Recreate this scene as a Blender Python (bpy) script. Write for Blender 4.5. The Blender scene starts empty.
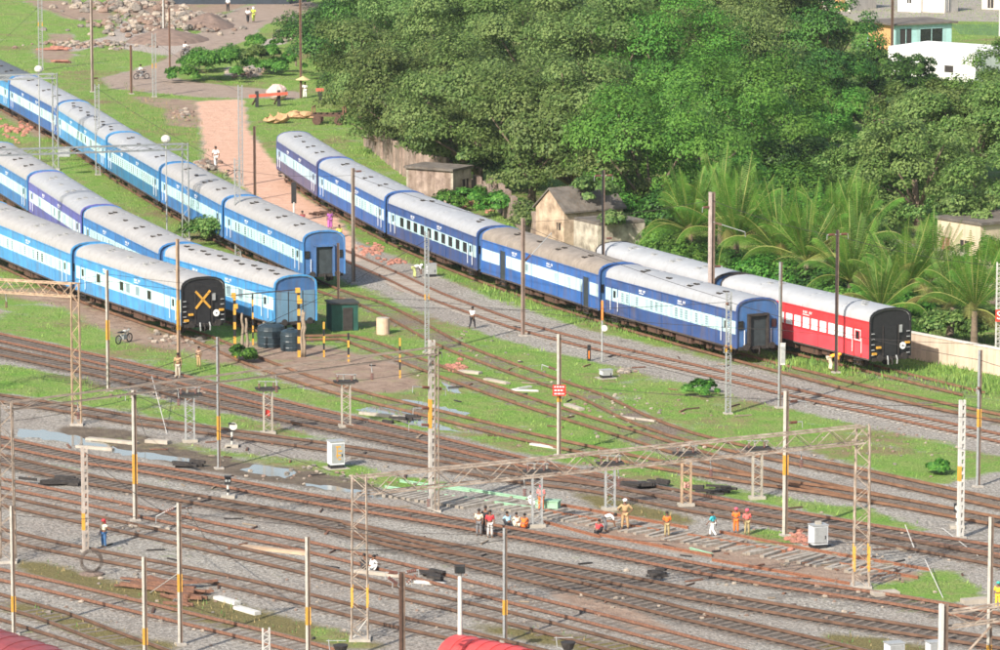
import bpy, math, random
import numpy as np
from mathutils import Vector, Matrix
random.seed(7); rng = np.random.default_rng(11)
sc = bpy.context.scene; COL = sc.collection
# ---------------------------------------------------------------- camera
F = 4470.0; YH = -370.0; K = 0.0203
TH = math.atan((325 - YH) / F); CT, ST = math.cos(TH), math.sin(TH); HC = CT / K
cam = bpy.data.cameras.new("camera"); co = bpy.data.objects.new("camera", cam); COL.objects.link(co)
co.location = (0, 0, HC); co.rotation_euler = (math.pi/2 - TH, 0, 0)
cam.sensor_width = 36; cam.lens = F / 1000 * 36; cam.clip_start = 1; cam.clip_end = 9000
sc.camera = co
sc.cycles.filter_width = 1.65
# ---------------------------------------------------------------- light
AZ = (-0.52, -0.854); EL = math.radians(35)
world = bpy.data.worlds.new("World"); sc.world = world; world.use_nodes = True
wn = world.node_tree.nodes; wl = world.node_tree.links
sky = wn.new('ShaderNodeTexSky'); sky.sky_type = 'NISHITA'; sky.sun_disc = False
sky.sun_elevation = EL; sky.sun_rotation = math.atan2(AZ[0], AZ[1]); sky.air_density = 1.2; sky.dust_density = 2.5
bg = wn['Background']; bg.inputs[1].default_value = 0.12; wl.new(sky.outputs[0], bg.inputs[0])
sl = bpy.data.lights.new("sun", 'SUN'); sl.energy = 4.5; sl.angle = math.radians(0.6); sl.color = (1, .93, .83)
so = bpy.data.objects.new("sun", sl); COL.objects.link(so)
so.rotation_euler = Vector((-AZ[0]*math.cos(EL), -AZ[1]*math.cos(EL), -math.sin(EL))).to_track_quat('-Z', 'Y').to_euler()
so.location = (-100, 100, 200)
sc.view_settings.view_transform = 'Standard'; sc.view_settings.look = 'None'; sc.view_settings.exposure = 0.70; sc.view_settings.gamma = 1
# ---------------------------------------------------------------- pixel -> world
def at(px, py, z=0.0):
    v = (py - 325) / F; u = (px - 500) / F
    dz = -ST - v*CT; t = (z - HC) / dz
    return Vector((u*t, (CT - v*ST)*t, z))
def pix(x, y, z=0):
    dy, dz = y, z - HC
    d = dy*CT - dz*ST; up = dy*ST + dz*CT
    return 500 + F*x/d, 325 - F*up/d
def zat(p, py):          # height above p that shows at row py
    v = (py - 325)/F
    # (y*ST+dz*CT) = -v*(y*CT-dz*ST)
    dz = (-v*p.y*CT - p.y*ST) / (CT - v*ST)
    return dz + HC
def S(py): return K*(py - YH)
# ---------------------------------------------------------------- helpers
def tag(o, label=None, cat=None, group=None, kind=None):
    if label: o['label'] = label
    if cat: o['category'] = cat
    if group: o['group'] = group
    if kind: o['kind'] = kind
    return o
def empty(name, loc=(0,0,0), rz=0.0, label=None, cat=None, group=None):
    o = bpy.data.objects.new(name, None); COL.objects.link(o); o.location = loc; o.rotation_euler = (0,0,rz); o.empty_display_size = .3
    return tag(o, label, cat, group)
MATS = {}
def mat(name, col, rough=.7, var=.18, scale=3.0, metal=0.0, col2=None, bump=0.0, bscale=None, stain=0.0, spec=.35, emit=None):
    if name in MATS: return MATS[name]
    m = bpy.data.materials.new(name); m.use_nodes = True; n = m.node_tree.nodes; l = m.node_tree.links
    b = n['Principled BSDF']; b.inputs['Roughness'].default_value = rough; b.inputs['Metallic'].default_value = metal
    b.inputs['Specular IOR Level'].default_value = spec
    tc = n.new('ShaderNodeTexCoord'); nz = n.new('ShaderNodeTexNoise'); nz.inputs['Scale'].default_value = scale; nz.inputs['Detail'].default_value = 5; nz.inputs['Roughness'].default_value = .6
    l.new(tc.outputs['Object'], nz.inputs['Vector'])
    cr = n.new('ShaderNodeValToRGB'); cr.color_ramp.elements[0].position = .3; cr.color_ramp.elements[1].position = .7
    c2 = col2 or tuple(min(1, c*(1+var)) for c in col); c1 = tuple(c*(1-var) for c in col)
    cr.color_ramp.elements[0].color = (*c1, 1); cr.color_ramp.elements[1].color = (*c2, 1)
    l.new(nz.outputs['Fac'], cr.inputs['Fac']); out = cr.outputs['Color']
    if stain:
        mp = n.new('ShaderNodeMapping'); mp.inputs['Scale'].default_value = (1.2, 1.2, .12); l.new(tc.outputs['Object'], mp.inputs['Vector'])
        n2 = n.new('ShaderNodeTexNoise'); n2.inputs['Scale'].default_value = 2.2; n2.inputs['Detail'].default_value = 6; n2.inputs['Roughness'].default_value=.7; l.new(mp.outputs[0], n2.inputs['Vector'])
        r2 = n.new('ShaderNodeValToRGB'); r2.color_ramp.elements[0].position = .46; r2.color_ramp.elements[1].position = .72
        l.new(n2.outputs['Fac'], r2.inputs['Fac'])
        mu = n.new('ShaderNodeMath'); mu.operation = 'MULTIPLY'; mu.inputs[1].default_value = stain; l.new(r2.outputs['Color'], mu.inputs[0])
        mx = n.new('ShaderNodeMixRGB'); mx.inputs['Color2'].default_value = (.13,.09,.06,1); l.new(mu.outputs[0], mx.inputs['Fac']); l.new(out, mx.inputs['Color1']); out = mx.outputs[0]
    l.new(out, b.inputs['Base Color'])
    if bump:
        n3 = n.new('ShaderNodeTexNoise'); n3.inputs['Scale'].default_value = bscale or scale*4; n3.inputs['Detail'].default_value = 4; l.new(tc.outputs['Object'], n3.inputs['Vector'])
        bp = n.new('ShaderNodeBump'); bp.inputs['Strength'].default_value = bump; bp.inputs['Distance'].default_value = .1; l.new(n3.outputs['Fac'], bp.inputs['Height']); l.new(bp.outputs[0], b.inputs['Normal'])
    MATS[name] = m; return m
class MB:
    def __init__(s): s.v = []; s.f = []; s.m = []; s.mats = []
    def mi(s, m):
        if m not in s.mats: s.mats.append(m)
        return s.mats.index(m)
    def add(s, vs, fs, m):
        k = len(s.v); s.v += [tuple(v) for v in vs]; i = s.mi(m)
        for f in fs: s.f.append(tuple(k + a for a in f)); s.m.append(i)
    def box(s, c, d, m, M=None):
        x, y, z = c; a, b, e = d[0]/2, d[1]/2, d[2]/2
        vs = [Vector((x+i*a, y+j*b, z+k*e)) for i in (-1,1) for j in (-1,1) for k in (-1,1)]
        if M is not None: vs = [M @ v for v in vs]
        s.add(vs, [(0,1,3,2),(4,6,7,5),(0,4,5,1),(2,3,7,6),(0,2,6,4),(1,5,7,3)], m)
    def bar(s, p, q, w, m, h=None):     # rectangular bar between two points
        p, q = Vector(p), Vector(q); d = (q-p)
        L = d.length
        if L < 1e-6: return
        R = d.to_track_quat('X', 'Z').to_matrix().to_4x4(); R.translation = (p+q)/2
        s.box((0,0,0), (L, w, h or w), m, R)
    def tube(s, pts, rs, m, n=8, cap=True):
        pts = [Vector(p) for p in pts]
        if not hasattr(rs, '__len__'): rs = [rs]*len(pts)
        vs = []; k = len(pts)
        for i, p in enumerate(pts):
            d = (pts[min(i+1,k-1)] - pts[max(i-1,0)]).normalized()
            a = d.orthogonal().normalized() if i == 0 else (a - d*a.dot(d)).normalized()
            b = d.cross(a)
            for j in range(n):
                t = 2*math.pi*j/n; vs.append(p + (a*math.cos(t) + b*math.sin(t))*rs[i])
        fs = [(i*n+j, i*n+(j+1)%n, (i+1)*n+(j+1)%n, (i+1)*n+j) for i in range(k-1) for j in range(n)]
        if cap: fs += [tuple(range(n-1,-1,-1)), tuple((k-1)*n+j for j in range(n))]
        s.add(vs, fs, m)
    def sph(s, c, r, m, n=8, k=6):
        if not hasattr(r, '__len__'): r = (r,r,r)
        vs = [(c[0], c[1], c[2]-r[2])]
        for i in range(1, k):
            a = math.pi*i/k
            for j in range(n):
                t = 2*math.pi*j/n; vs.append((c[0]+r[0]*math.sin(a)*math.cos(t), c[1]+r[1]*math.sin(a)*math.sin(t), c[2]-r[2]*math.cos(a)))
        vs.append((c[0], c[1], c[2]+r[2])); L = len(vs)-1
        fs = [(0, 1+(j+1)%n, 1+j) for j in range(n)]
        for i in range(k-2):
            for j in range(n): fs.append((1+i*n+j, 1+i*n+(j+1)%n, 1+(i+1)*n+(j+1)%n, 1+(i+1)*n+j))
        fs += [(L, 1+(k-2)*n+j, 1+(k-2)*n+(j+1)%n) for j in range(n)]
        s.add(vs, fs, m)
    def prism(s, poly, z0, z1, m):      # poly: xy list, ccw
        n = len(poly); vs = [(x,y,z0) for x,y in poly] + [(x,y,z1) for x,y in poly]
        s.add(vs, [tuple(range(n-1,-1,-1)), tuple(range(n,2*n))] + [(i,(i+1)%n,n+(i+1)%n,n+i) for i in range(n)], m)
    def build(s, name, parent=None, smooth=False):
        me = bpy.data.meshes.new(name); me.from_pydata(s.v, [], s.f)
        for m in s.mats: me.materials.append(m)
        me.polygons.foreach_set('material_index', s.m)
        if smooth: me.polygons.foreach_set('use_smooth', [True]*len(s.f))
        me.update(); o = bpy.data.objects.new(name, me); COL.objects.link(o); o.parent = parent; return o
def npmesh(name, V, Fq, mats, mi=None, tint=None, parent=None, smooth=False):
    me = bpy.data.meshes.new(name); nv, nf = len(V), len(Fq); k = Fq.shape[1]
    me.vertices.add(nv); me.vertices.foreach_set('co', V.astype(np.float32).ravel())
    me.loops.add(nf*k); me.loops.foreach_set('vertex_index', Fq.astype(np.int32).ravel())
    me.polygons.add(nf); me.polygons.foreach_set('loop_start', np.arange(0, nf*k, k, dtype=np.int32)); me.polygons.foreach_set('loop_total', np.full(nf, k, dtype=np.int32))
    for m in mats: me.materials.append(m)
    if mi is not None: me.polygons.foreach_set('material_index', mi.astype(np.int32))
    if smooth: me.polygons.foreach_set('use_smooth', np.ones(nf, dtype=bool))
    me.update(calc_edges=True)
    if tint is not None:
        for nm, arr in tint.items():
            a = me.attributes.new(nm, 'FLOAT_COLOR', 'POINT'); a.data.foreach_set('color', arr.astype(np.float32).ravel())
    o = bpy.data.objects.new(name, me); COL.objects.link(o); o.parent = parent; return o
def copy_tree(o, parent=None):
    c = o.copy(); COL.objects.link(c); c.parent = parent
    for ch in KIDS.get(o.name, []): copy_tree(ch, c)
    return c
KIDS = {}
def reg(root):
    for ob in bpy.data.objects:
        pass
def index_kids():
    KIDS.clear()
    for ob in bpy.data.objects:
        if ob.parent: KIDS.setdefault(ob.parent.name, []).append(ob)
def catmull(P, step=2.5):
    P = [Vector((p[0], p[1])) for p in P]
    P = [P[0]*2 - P[1]] + P + [P[-1]*2 - P[-2]]
    out = []
    for i in range(1, len(P)-2):
        a, b, c, d = P[i-1], P[i], P[i+1], P[i+2]; n = max(1, int((c-b).length/step))
        for k in range(n):
            t = k/n; out.append(.5*((2*b) + (c-a)*t + (2*a-5*b+4*c-d)*t*t + (3*b-a-3*c+d)*t**3))
    out.append(P[-2]); return out
def offset(pl, o):
    r = []
    for i, p in enumerate(pl):
        d = (pl[min(i+1,len(pl)-1)] - pl[max(i-1,0)]).normalized(); r.append(p + Vector((-d.y, d.x))*o)
    return r
def resample(pl, step):
    out = []; acc = 0.0; 
    for i in range(len(pl)-1):
        a, b = pl[i], pl[i+1]; L = (b-a).length
        while acc <= L:
            out.append((a.lerp(b, acc/L), (b-a).normalized())); acc += step
        acc -= L
    return out
def inpoly(X, Y, poly):
    r = np.zeros(X.shape, bool); n = len(poly)
    for i in range(n):
        x1, y1 = poly[i]; x2, y2 = poly[(i+1)%n]
        if y1 == y2: continue
        c = ((y1 > Y) != (y2 > Y)) & (X < (x2-x1)*(Y-y1)/(y2-y1) + x1); r ^= c
    return r
# ---------------------------------------------------------------- palette
RUST = mat('rusty_steel', (.17,.085,.055), .85, .35, 6)
RUSTD = mat('dark_rusty_steel', (.09,.05,.035), .85, .35, 6)
RUSTO = mat('orange_rust', (.24,.105,.06), .85, .3, 5)
GALV = mat('galvanised_steel', (.34,.35,.35), .55, .15, 4, metal=.2)
GREYP = mat('weathered_grey_paint', (.30,.31,.31), .7, .2, 4)
WHITE = mat('weathered_white_paint', (.52,.51,.48), .7, .12, 5, stain=.3)
CREAM = mat('pale_concrete', (.36,.33,.28), .85, .15, 5, stain=.3)
CONC = mat('sleeper_concrete', (.36,.33,.29), .9, .22, 5)
BLACK = mat('black_paint', (.02,.02,.022), .6, .3, 4)
DARK = mat('sooty_iron', (.035,.03,.028), .8, .4, 5)
YEL = mat('yellow_paint', (.58,.31,.05), .6, .15, 4)
WOOD = mat('grey_weathered_wood', (.24,.19,.14), .9, .25, 6)
SKIN = mat('brown_skin', (.17,.085,.05), .6, .05, 5)
HAIR = mat('black_hair', (.012,.01,.01), .6, .1, 5)
REDP = mat('red_paint', (.55,.04,.03), .5, .15, 4)
PORC = mat('brown_porcelain', (.16,.06,.04), .3, .15, 4)
# ================================================================ trains: joints of the near eave in the photograph
ZE = 3.6; HW = 1.62
TR = {
 'far':   [(304.6,244),(223,207),(160,173),(106.5,142),(57,110),(9,84),(-36,62)],
 'mid':   [(277,290),(161,256),(82,217),(28,182),(-22,152)],
 'near':  [(184,292),(73,256),(-32,213)],
 'centre':[(740,313.5),(602,277),(479,239),(386,203),(317.5,168),(276,141)],
 'red':   [(874,324),(717,287.5),(593,254)],
}
TRC = {}
for k, pts in TR.items():
    W = [at(x, y, ZE) for x, y in pts]; c = []
    for i, p in enumerate(W):
        a = W[max(i-1,0)]; b = W[min(i+1, len(W)-1)]; d = (a-b).normalized()      # towards the camera end
        n = Vector((d.y, -d.x, 0)); c.append(Vector((p.x, p.y, 0)) - n*HW)
    TRC[k] = c
def fwd(c, m):     # extend camera-end of the train by m metres
    d = (c[0]-c[1]).normalized(); return c[0] + d*m
# ================================================================ tracks
def W2(pts): return [at(x, y).xy for x, y in pts]
def ext(P, a=0, b=0):
    if a: P = [P[0] + (P[0]-P[1]).normalized()*a] + P
    if b: P = P + [P[-1] + (P[-1]-P[-2]).normalized()*b]
    return P
T = []   # (world pts, label, style)
def trk(P, label, style='main'): T.append((catmull(P), label, style))
trk(ext(W2([(355,261),(392,277),(430,295),(478,313),(520,327.5),(560,338.5),(600,348.5),(700,371.5),(800,396),(900,418),(1000,440)]),14,25),
    'clean ballasted track curving past the standing blue train beside the man in white', 'main')
trk(ext([fwd(TRC['centre'],1).xy] + W2([(800,376),(845,386),(880,395),(940,408),(1000,421)]),0,25) if False else
    ext(list(reversed([c.xy for c in TRC['centre']]))+W2([(805,376),(850,388),(900,399),(950,410),(1000,420)]),0,25),
    'overgrown track under the long dark blue train, running on to the right edge', 'grassy')
trk(ext(list(reversed([c.xy for c in TRC['red']]))+[fwd(TRC['red'],9).xy],10,0), 'siding hidden in tall grass beneath the red coaches', 'grassy')
trk(ext(list(reversed([c.xy for c in TRC['far']]))+W2([(362,302),(400,319),(448,345),(490,362),(540,380),(594,399),(630,417),(680,436),(740,451),(800,463),(850,473),(900,484),(1000,506)]),20,25),
    'rusty track leading out from under the far blue train across the grass', 'grassy')
trk(ext(list(reversed([c.xy for c in TRC['mid']]))+W2([(345,339),(400,358),(470,384),(540,408),(610,430),(690,455),(760,474),(800,484),(870,499),(1000,524)]),20,25),
    'rusty track leading from the middle blue train over the muddy crossing', 'grassy')
trk(ext(list(reversed([c.xy for c in TRC['near']]))+W2([(262,366),(340,392),(440,417),(524,438),(588,452),(660,467),(740,480),(830,493),(900,505)]),20,0),
    'buried track from the blue coach with the yellow cross through weeds', 'grassy')
MAIN = [
 ([(0,339),(70,354.5),(120,366),(180,380.5),(240,396),(300,411),(400,434),(480,454),(545,469),(600,481),(700,501),(800,519),(870,531),(1000,553)], 'main running track directly below the muddy yard crossing, upper of a close pair'),
 ([(0,353),(70,368),(130,381),(200,400),(300,422),(400,443),(470,458.5),(530,470),(580,479)], 'track that joins the upper main track near the lattice beam'),
 ([(0,400),(60,409),(100,416),(140,423),(200,431),(328,449),(400,460),(480,474),(526,482),(600,491),(700,511),(800,527.5),(900,545),(1000,564)], 'track passing right behind the silver cabinet with the yellow mark'),
 ([(0,443),(50,454),(100,464),(150,471),(200,480),(300,499),(400,515.5),(474,528),(508,534),(600,551),(700,571),(800,588),(900,603),(1000,621)], 'track just in front of the long puddle and the seated workers'),
 ([(0,461),(50,473),(100,484),(200,502),(300,520),(360,532),(400,541),(500,560),(600,578),(700,598),(800,615),(900,631),(1000,646)], 'dark track under the tall white mast with two close neighbours'),
 ([(330,527),(400,545.5),(500,571),(600,595),(700,620),(800,643),(880,663)], 'track splitting off to the lower right between ballast strips'),
 ([(0,485),(50,495),(100,505),(200,527),(300,547),(350,559),(400,571),(500,597),(600,622),(700,648),(740,658)], 'track passing above the two crouching people'),
 ([(0,502),(50,513),(100,524),(200,546),(300,569),(400,595),(500,618),(600,644),(640,655)], 'track just below the crouching person in white'),
 ([(0,536),(50,548),(100,558),(200,577),(300,600),(400,625),(460,638),(520,653)], 'track passing in front of the coil of wire'),
 ([(0,577),(50,588),(100,600),(200,624),(270,641),(310,652)], 'rusty track crossing under the two short yellow banded masts'),
 ([(0,603),(50,617),(100,636),(140,651)], 'track with concrete slabs beside it at lower left'),
 ([(0,629),(50,645),(80,655)], 'track in the bottom left corner beside the maroon roof'),
 ([(790,645),(850,658)], 'short visible stretch of track at the bottom edge, right of centre'),
]
for p, l in MAIN[:-1]:
    a = 12 if p[0][0] == 0 else 0; trk(ext(W2(p), a, 12), l, 'main')
# ================================================================ ground
PATH = [(100,78),(135,70),(165,60),(195,36),(215,20),(245,6),(300,-2),(330,10),(265,24),(245,40),(200,58),(165,72),(180,80),(250,88),(300,92),(300,99),(200,97),(110,88)]
PINK = [(197,101),(243,99),(248,130),(268,155),(300,195),(335,215),(352,238),(366,262),(345,262),(300,232),(230,176),(206,160)]
GRASS = [
 [(-200,-80),(1300,-80),(1300,600),(1000,470),(935,488),(800,448),(740,448),(640,470),(560,463),(500,447),(380,424),(250,396),(120,362),(0,333),(-200,300)],
 [(-60,352),(0,363),(60,374),(120,389),(200,404),(250,414),(300,430),(325,440),(300,440),(200,424),(120,413),(60,401),(0,393),(-60,385)],
 [(78,430),(110,428),(140,438),(170,442),(230,452),(300,460),(360,465),(395,478),(440,480),(450,490),(400,490),(340,488),(300,478),(240,470),(200,468),(140,450),(100,444)],
 [(600,462),(640,460),(690,474),(740,490),(800,500),(870,510),(935,533),(900,534),(830,517),(760,505),(690,492),(640,482),(600,476)],
 [(745,532),(790,524),(800,542),(770,547)],
 [(868,583),(930,568),(960,575),(985,598),(950,605),(880,597)],
 [(640,634),(690,636),(720,648),(700,660),(650,650)],
 [(30,462),(90,470),(90,478),(30,472)], [(20,503),(60,508),(80,520),(30,515)],
 [(300,623),(350,632),(370,648),(320,648)],
]
DRYG = [[(10,556),(60,566),(100,578),(200,596),(270,612),(360,636),(400,650),(340,648),(200,622),(110,596),(20,573)],
 [(0,600),(40,606),(120,632),(180,645),(180,655),(110,645),(40,622),(0,612)], [(470,622),(600,640),(720,655),(600,655),(480,632)],
 [(820,632),(900,640),(960,655),(820,655)], [(120,80),(200,120),(190,150),(120,120)], [(560,485),(620,500),(700,520),(690,527),(600,510)]]
DIRT = [[(190,348),(240,342),(330,345),(400,365),(430,385),(400,393),(330,392),(280,380),(240,366),(200,362)],
 [(-50,270),(0,288),(70,290),(140,322),(200,342),(200,352),(120,342),(90,325),(60,306),(0,296),(-50,285)],
 [(20,0),(60,0),(110,12),(125,20),(70,20)], [(45,34),(75,34),(70,42),(48,42)], [(30,48),(75,48),(72,64),(40,62)],
 [(150,25),(200,18),(240,8),(255,0),(130,0),(110,8)], [(125,95),(197,100),(200,128),(160,125),(165,110),(140,103)],
 [(350,240),(372,262),(410,275),(430,295),(400,292),(360,262)], [(0,92),(25,110),(60,130),(40,140),(0,115)],
 [(690,640),(640,612),(560,590),(540,585),(560,600),(640,630)], [(0,322),(-40,310),(-40,300),(0,310)],
 [(800,552),(940,576),(900,585),(800,576),(640,545),(560,520),(600,512),(700,535)]]
WETD = [[(60,425),(130,430),(200,452),(290,470),(380,486),(385,492),(300,484),(200,470),(120,452),(60,440)],
 [(200,462),(310,468),(380,486),(340,492),(240,478)], [(200,395),(240,393),(250,398),(210,402)]]
STONEP = [[(120,20),(160,28),(200,40),(170,56),(120,48),(130,40),(70,52),(60,46),(110,36)], [(225,68),(262,64),(262,76),(225,76)], [(290,14),(325,16),(320,24),(290,22)],
 [(265,40),(290,34),(285,44),(262,46)]]
xs = np.concatenate([-np.geomspace(3000, 95, 14), np.arange(-88, 92, .55), np.geomspace(95, 3000, 14)])
ys = np.concatenate([np.array([-1500,-500,-100,60,130,170]), np.arange(196, 400, .62), np.arange(400, 660, 1.0), np.geomspace(665, 6000, 14)])
X, Y = np.meshgrid(xs, ys)
d_ = Y*CT + HC*ST; d_ = np.maximum(d_, 5); PXg = 500 + F*X/d_; PYg = 325 - F*(Y*ST - HC*CT)/d_
def mask(polys):
    m = np.zeros(X.shape)
    for p in polys: m[inpoly(PXg, PYg, p)] = 1
    for _ in range(2):
        m = (m + np.roll(m,1,0) + np.roll(m,-1,0) + np.roll(m,1,1) + np.roll(m,-1,1))/5
    return m
def tdist(pl):
    D = np.full(X.shape, 99.0)
    for i in range(len(pl)-1):
        a, b = pl[i], pl[i+1]
        x0, x1 = min(a.x,b.x)-5, max(a.x,b.x)+5; y0, y1 = min(a.y,b.y)-5, max(a.y,b.y)+5
        i0, i1 = np.searchsorted(xs, [x0, x1]); j0, j1 = np.searchsorted(ys, [y0, y1])
        if i1 <= i0 or j1 <= j0: continue
        sx, sy = X[j0:j1, i0:i1], Y[j0:j1, i0:i1]; dx, dy = b.x-a.x, b.y-a.y; L = dx*dx+dy*dy+1e-9
        t = np.clip(((sx-a.x)*dx + (sy-a.y)*dy)/L, 0, 1)
        D[j0:j1, i0:i1] = np.minimum(D[j0:j1, i0:i1], np.hypot(sx-a.x-t*dx, sy-a.y-t*dy))
    return D
DL = np.full(X.shape, 99.0); DK = np.full(X.shape, 99.0); Dm = np.full(X.shape, 99.0); Dg = np.full(X.shape, 99.0); Dclean = None
for i, (pl, lb, st) in enumerate(T):
    D = tdist(pl)
    if i == 0: Dclean = D
    if 6 <= i <= 11 and i != 8: DK = np.minimum(DK, D)
    if st == 'main' and i >= 12: DL = np.minimum(DL, D)
    if st == 'main': Dm = np.minimum(Dm, D)
    else: Dg = np.minimum(Dg, D)
sm = lambda D, a, b: np.clip((b - D)/(b - a), 0, 1)
grass = mask(GRASS); dry = mask(DRYG); dirt = mask(DIRT); wet = mask(WETD); pink = mask([PINK]); road = mask([PATH]); stone = mask(STONEP)
grass = grass*(1-sm(Dclean, 3.0, 4.4))*(1-sm(Dm, 1.1, 2.2))*(1 - .48*sm(Dg, .9, 1.9)*((PYg > 345)|(PXg > 790)|((PXg>330)&(PXg<480)&(PYg>290))))
up = PYg < 330
grass = grass*(1-pink)*(1-road)*(1-.85*dirt)*(1-.8*wet)*(1-stone)
rust = np.maximum(sm(Dm, .7, 1.6)*(.72 - .30*(sm(DL,1.5,2.0))), sm(Dg, .9, 1.5)*.8)
one = np.ones_like(X)
m1 = np.stack([grass, rust, dirt, pink], -1).reshape(-1, 4); m2 = np.stack([road, wet, dry, stone], -1).reshape(-1, 4)
m3 = np.stack([sm(DK,.8,2.0), one*0, one*0, one*0], -1).reshape(-1,4)
V = np.stack([X, Y, np.zeros_like(X)], -1).reshape(-1, 3)
ny, nx = X.shape; ii = (np.arange(ny-1)[:,None]*nx + np.arange(nx-1)[None,:]).ravel()
Fq = np.stack([ii, ii+1, ii+nx+1, ii+nx], -1)
gm = bpy.data.materials.new('ground_surface'); gm.use_nodes = True; n = gm.node_tree.nodes; l = gm.node_tree.links; P = n['Principled BSDF']; P.inputs['Roughness'].default_value = .95; P.inputs['Specular IOR Level'].default_value = .1
geo = n.new('ShaderNodeNewGeometry'); pos = geo.outputs['Position']
def noise(scale, det=5, rough=.6, vec=pos, sy=1.0):
    mp = n.new('ShaderNodeMapping'); mp.inputs['Scale'].default_value = (1, sy, 1); l.new(vec, mp.inputs['Vector'])
    z = n.new('ShaderNodeTexNoise'); z.inputs['Scale'].default_value = scale; z.inputs['Detail'].default_value = det; z.inputs['Roughness'].default_value = rough; l.new(mp.outputs[0], z.inputs['Vector']); return z.outputs['Fac']
def mth(op, a, b=None, c=None, clamp=False):
    q = n.new('ShaderNodeMath'); q.operation = op; q.use_clamp = clamp
    for i, v in enumerate((a, b, c)):
        if v is None: continue
        if isinstance(v, (int, float)): q.inputs[i].default_value = v
        else: l.new(v, q.inputs[i])
    return q.outputs[0]
def ramp(fac, stops):
    r = n.new('ShaderNodeValToRGB'); e = r.color_ramp.elements
    while len(e) < len(stops): e.new(.5)
    for q, (p, c) in zip(e, stops): q.position = p; q.color = (*c, 1) if len(c) == 3 else c
    l.new(fac, r.inputs['Fac']); return r.outputs['Color']
def mix(f, a, b):
    q = n.new('ShaderNodeMixRGB'); l.new(f, q.inputs['Fac']); l.new(a, q.inputs['Color1']); l.new(b, q.inputs['Color2']); return q.outputs[0]
def layer(nm):
    a = n.new('ShaderNodeAttribute'); a.attribute_name = nm; s = n.new('ShaderNodeSeparateColor'); l.new(a.outputs['Color'], s.inputs[0]); return s.outputs[0], s.outputs[1], s.outputs[2], a.outputs['Alpha']
G, Rr, Dd, Pk = layer('zone_a'); Ro, We, Dy, St = layer('zone_b')
nE = noise(.9, 7, .72); nF = noise(7, 3, .6); nL = noise(.10, 4, .6); nM = noise(.45, 5, .65); nS = noise(5.5, 3, .8); nB = noise(2.2, 4, .75)
def thr(m, k=.9, w=.13, nz=nE):
    v = mth('ADD', m, mth('MULTIPLY', mth('SUBTRACT', nz, .5), k))
    return mth('DIVIDE', mth('SUBTRACT', v, .5 - w), 2*w, clamp=True)
bal = ramp(nS, [(.33, (.105,.10,.09)), (.5, (.315,.293,.26)), (.64, (.53,.505,.455))])
bal = mix(mth('MULTIPLY', ramp(nB, [(.45, (0,0,0)), (.7, (1,1,1))]), .5), bal, ramp(nS, [(.34, (.135,.115,.09)), (.64, (.38,.335,.275))]))
bal = mix(mth('MULTIPLY', ramp(nL, [(.42, (0,0,0)), (.62, (1,1,1))]), .35), bal, ramp(nS, [(.3, (.13,.10,.085)), (.7, (.34,.28,.24))]))
rusty = ramp(nF, [(.28, (.075,.058,.045)), (.5, (.19,.155,.125)), (.75, (.33,.285,.235))])
col = mix(thr(Rr, .8, .2), bal, rusty)
Dk, _a, _b, _c = layer('zone_c')
col = mix(mth('MULTIPLY', thr(Dk, 1.0, .3, nM), .72), col, ramp(nF, [(.3, (.03,.026,.023)), (.7, (.15,.13,.115))]))
oil = ramp(nM, [(.56, (0,0,0)), (.68, (1,1,1))])
col = mix(mth('MULTIPLY', oil, .45), col, ramp(nF, [(.3, (.04,.035,.03)), (.7, (.13,.11,.10))]))
col = mix(thr(Dy, 1.1, .25), col, ramp(nF, [(.3, (.10,.085,.035)), (.6, (.20,.17,.075)), (.8, (.13,.15,.04))]))
col = mix(thr(Dd, .9, .2), col, ramp(nE, [(.3, (.20,.135,.10)), (.55, (.32,.235,.18)), (.75, (.42,.33,.27))]))
wetc = ramp(nE, [(.3, (.09,.07,.055)), (.7, (.20,.16,.12))]); col = mix(thr(We, .7, .2), col, wetc)
gsoil = ramp(nE, [(.35, (.17,.12,.07)), (.65, (.25,.19,.11))])
gcol = ramp(nF, [(.25, (.055,.13,.02)), (.5, (.13,.26,.04)), (.75, (.26,.40,.085))])
gcol = mix(ramp(nM, [(.35, (0,0,0)), (.65, (1,1,1))]), gcol, ramp(nF, [(.25, (.10,.14,.04)), (.55, (.24,.295,.09)), (.8, (.37,.38,.19))]))
gcol = mix(thr(ramp(nL, [(.42,(0,0,0)),(.8,(1,1,1))]), 1.6, .25), gcol, gsoil)
nW = noise(.16, 5, .7)
weed = mth('MULTIPLY', ramp(nW, [(.50, (0,0,0)), (.66, (1,1,1))]), .30)
bare = mth('MULTIPLY', ramp(nW, [(.34, (1,1,1)), (.47, (0,0,0))]), -.42)
col = mix(thr(mth('ADD', mth('ADD', G, weed), bare), 1.7, .22), col, gcol)
col = mix(thr(Ro, .9, .22), col, ramp(nE, [(.3, (.26,.20,.16)), (.7, (.38,.30,.245))]))
col = mix(thr(Pk, .8, .2), col, ramp(nE, [(.3, (.52,.31,.22)), (.7, (.68,.44,.33))]))
col = mix(thr(St, .9, .1), col, ramp(nF, [(.3, (.12,.10,.08)), (.5, (.36,.31,.27)), (.7, (.62,.56,.5))]))
l.new(col, P.inputs['Base Color'])
bp = n.new('ShaderNodeBump'); bp.inputs['Strength'].default_value = .9; bp.inputs['Distance'].default_value = .09; l.new(nS, bp.inputs['Height'])
b2 = n.new('ShaderNodeBump'); b2.inputs['Strength'].default_value = .8; b2.inputs['Distance'].default_value = .35; l.new(nE, b2.inputs['Height']); l.new(bp.outputs[0], b2.inputs['Normal']); l.new(b2.outputs[0], P.inputs['Normal'])
ground = npmesh('ground', V, Fq, [gm], tint={'zone_a': m1, 'zone_b': m2, 'zone_c': m3}); tag(ground, kind='structure')
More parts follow.
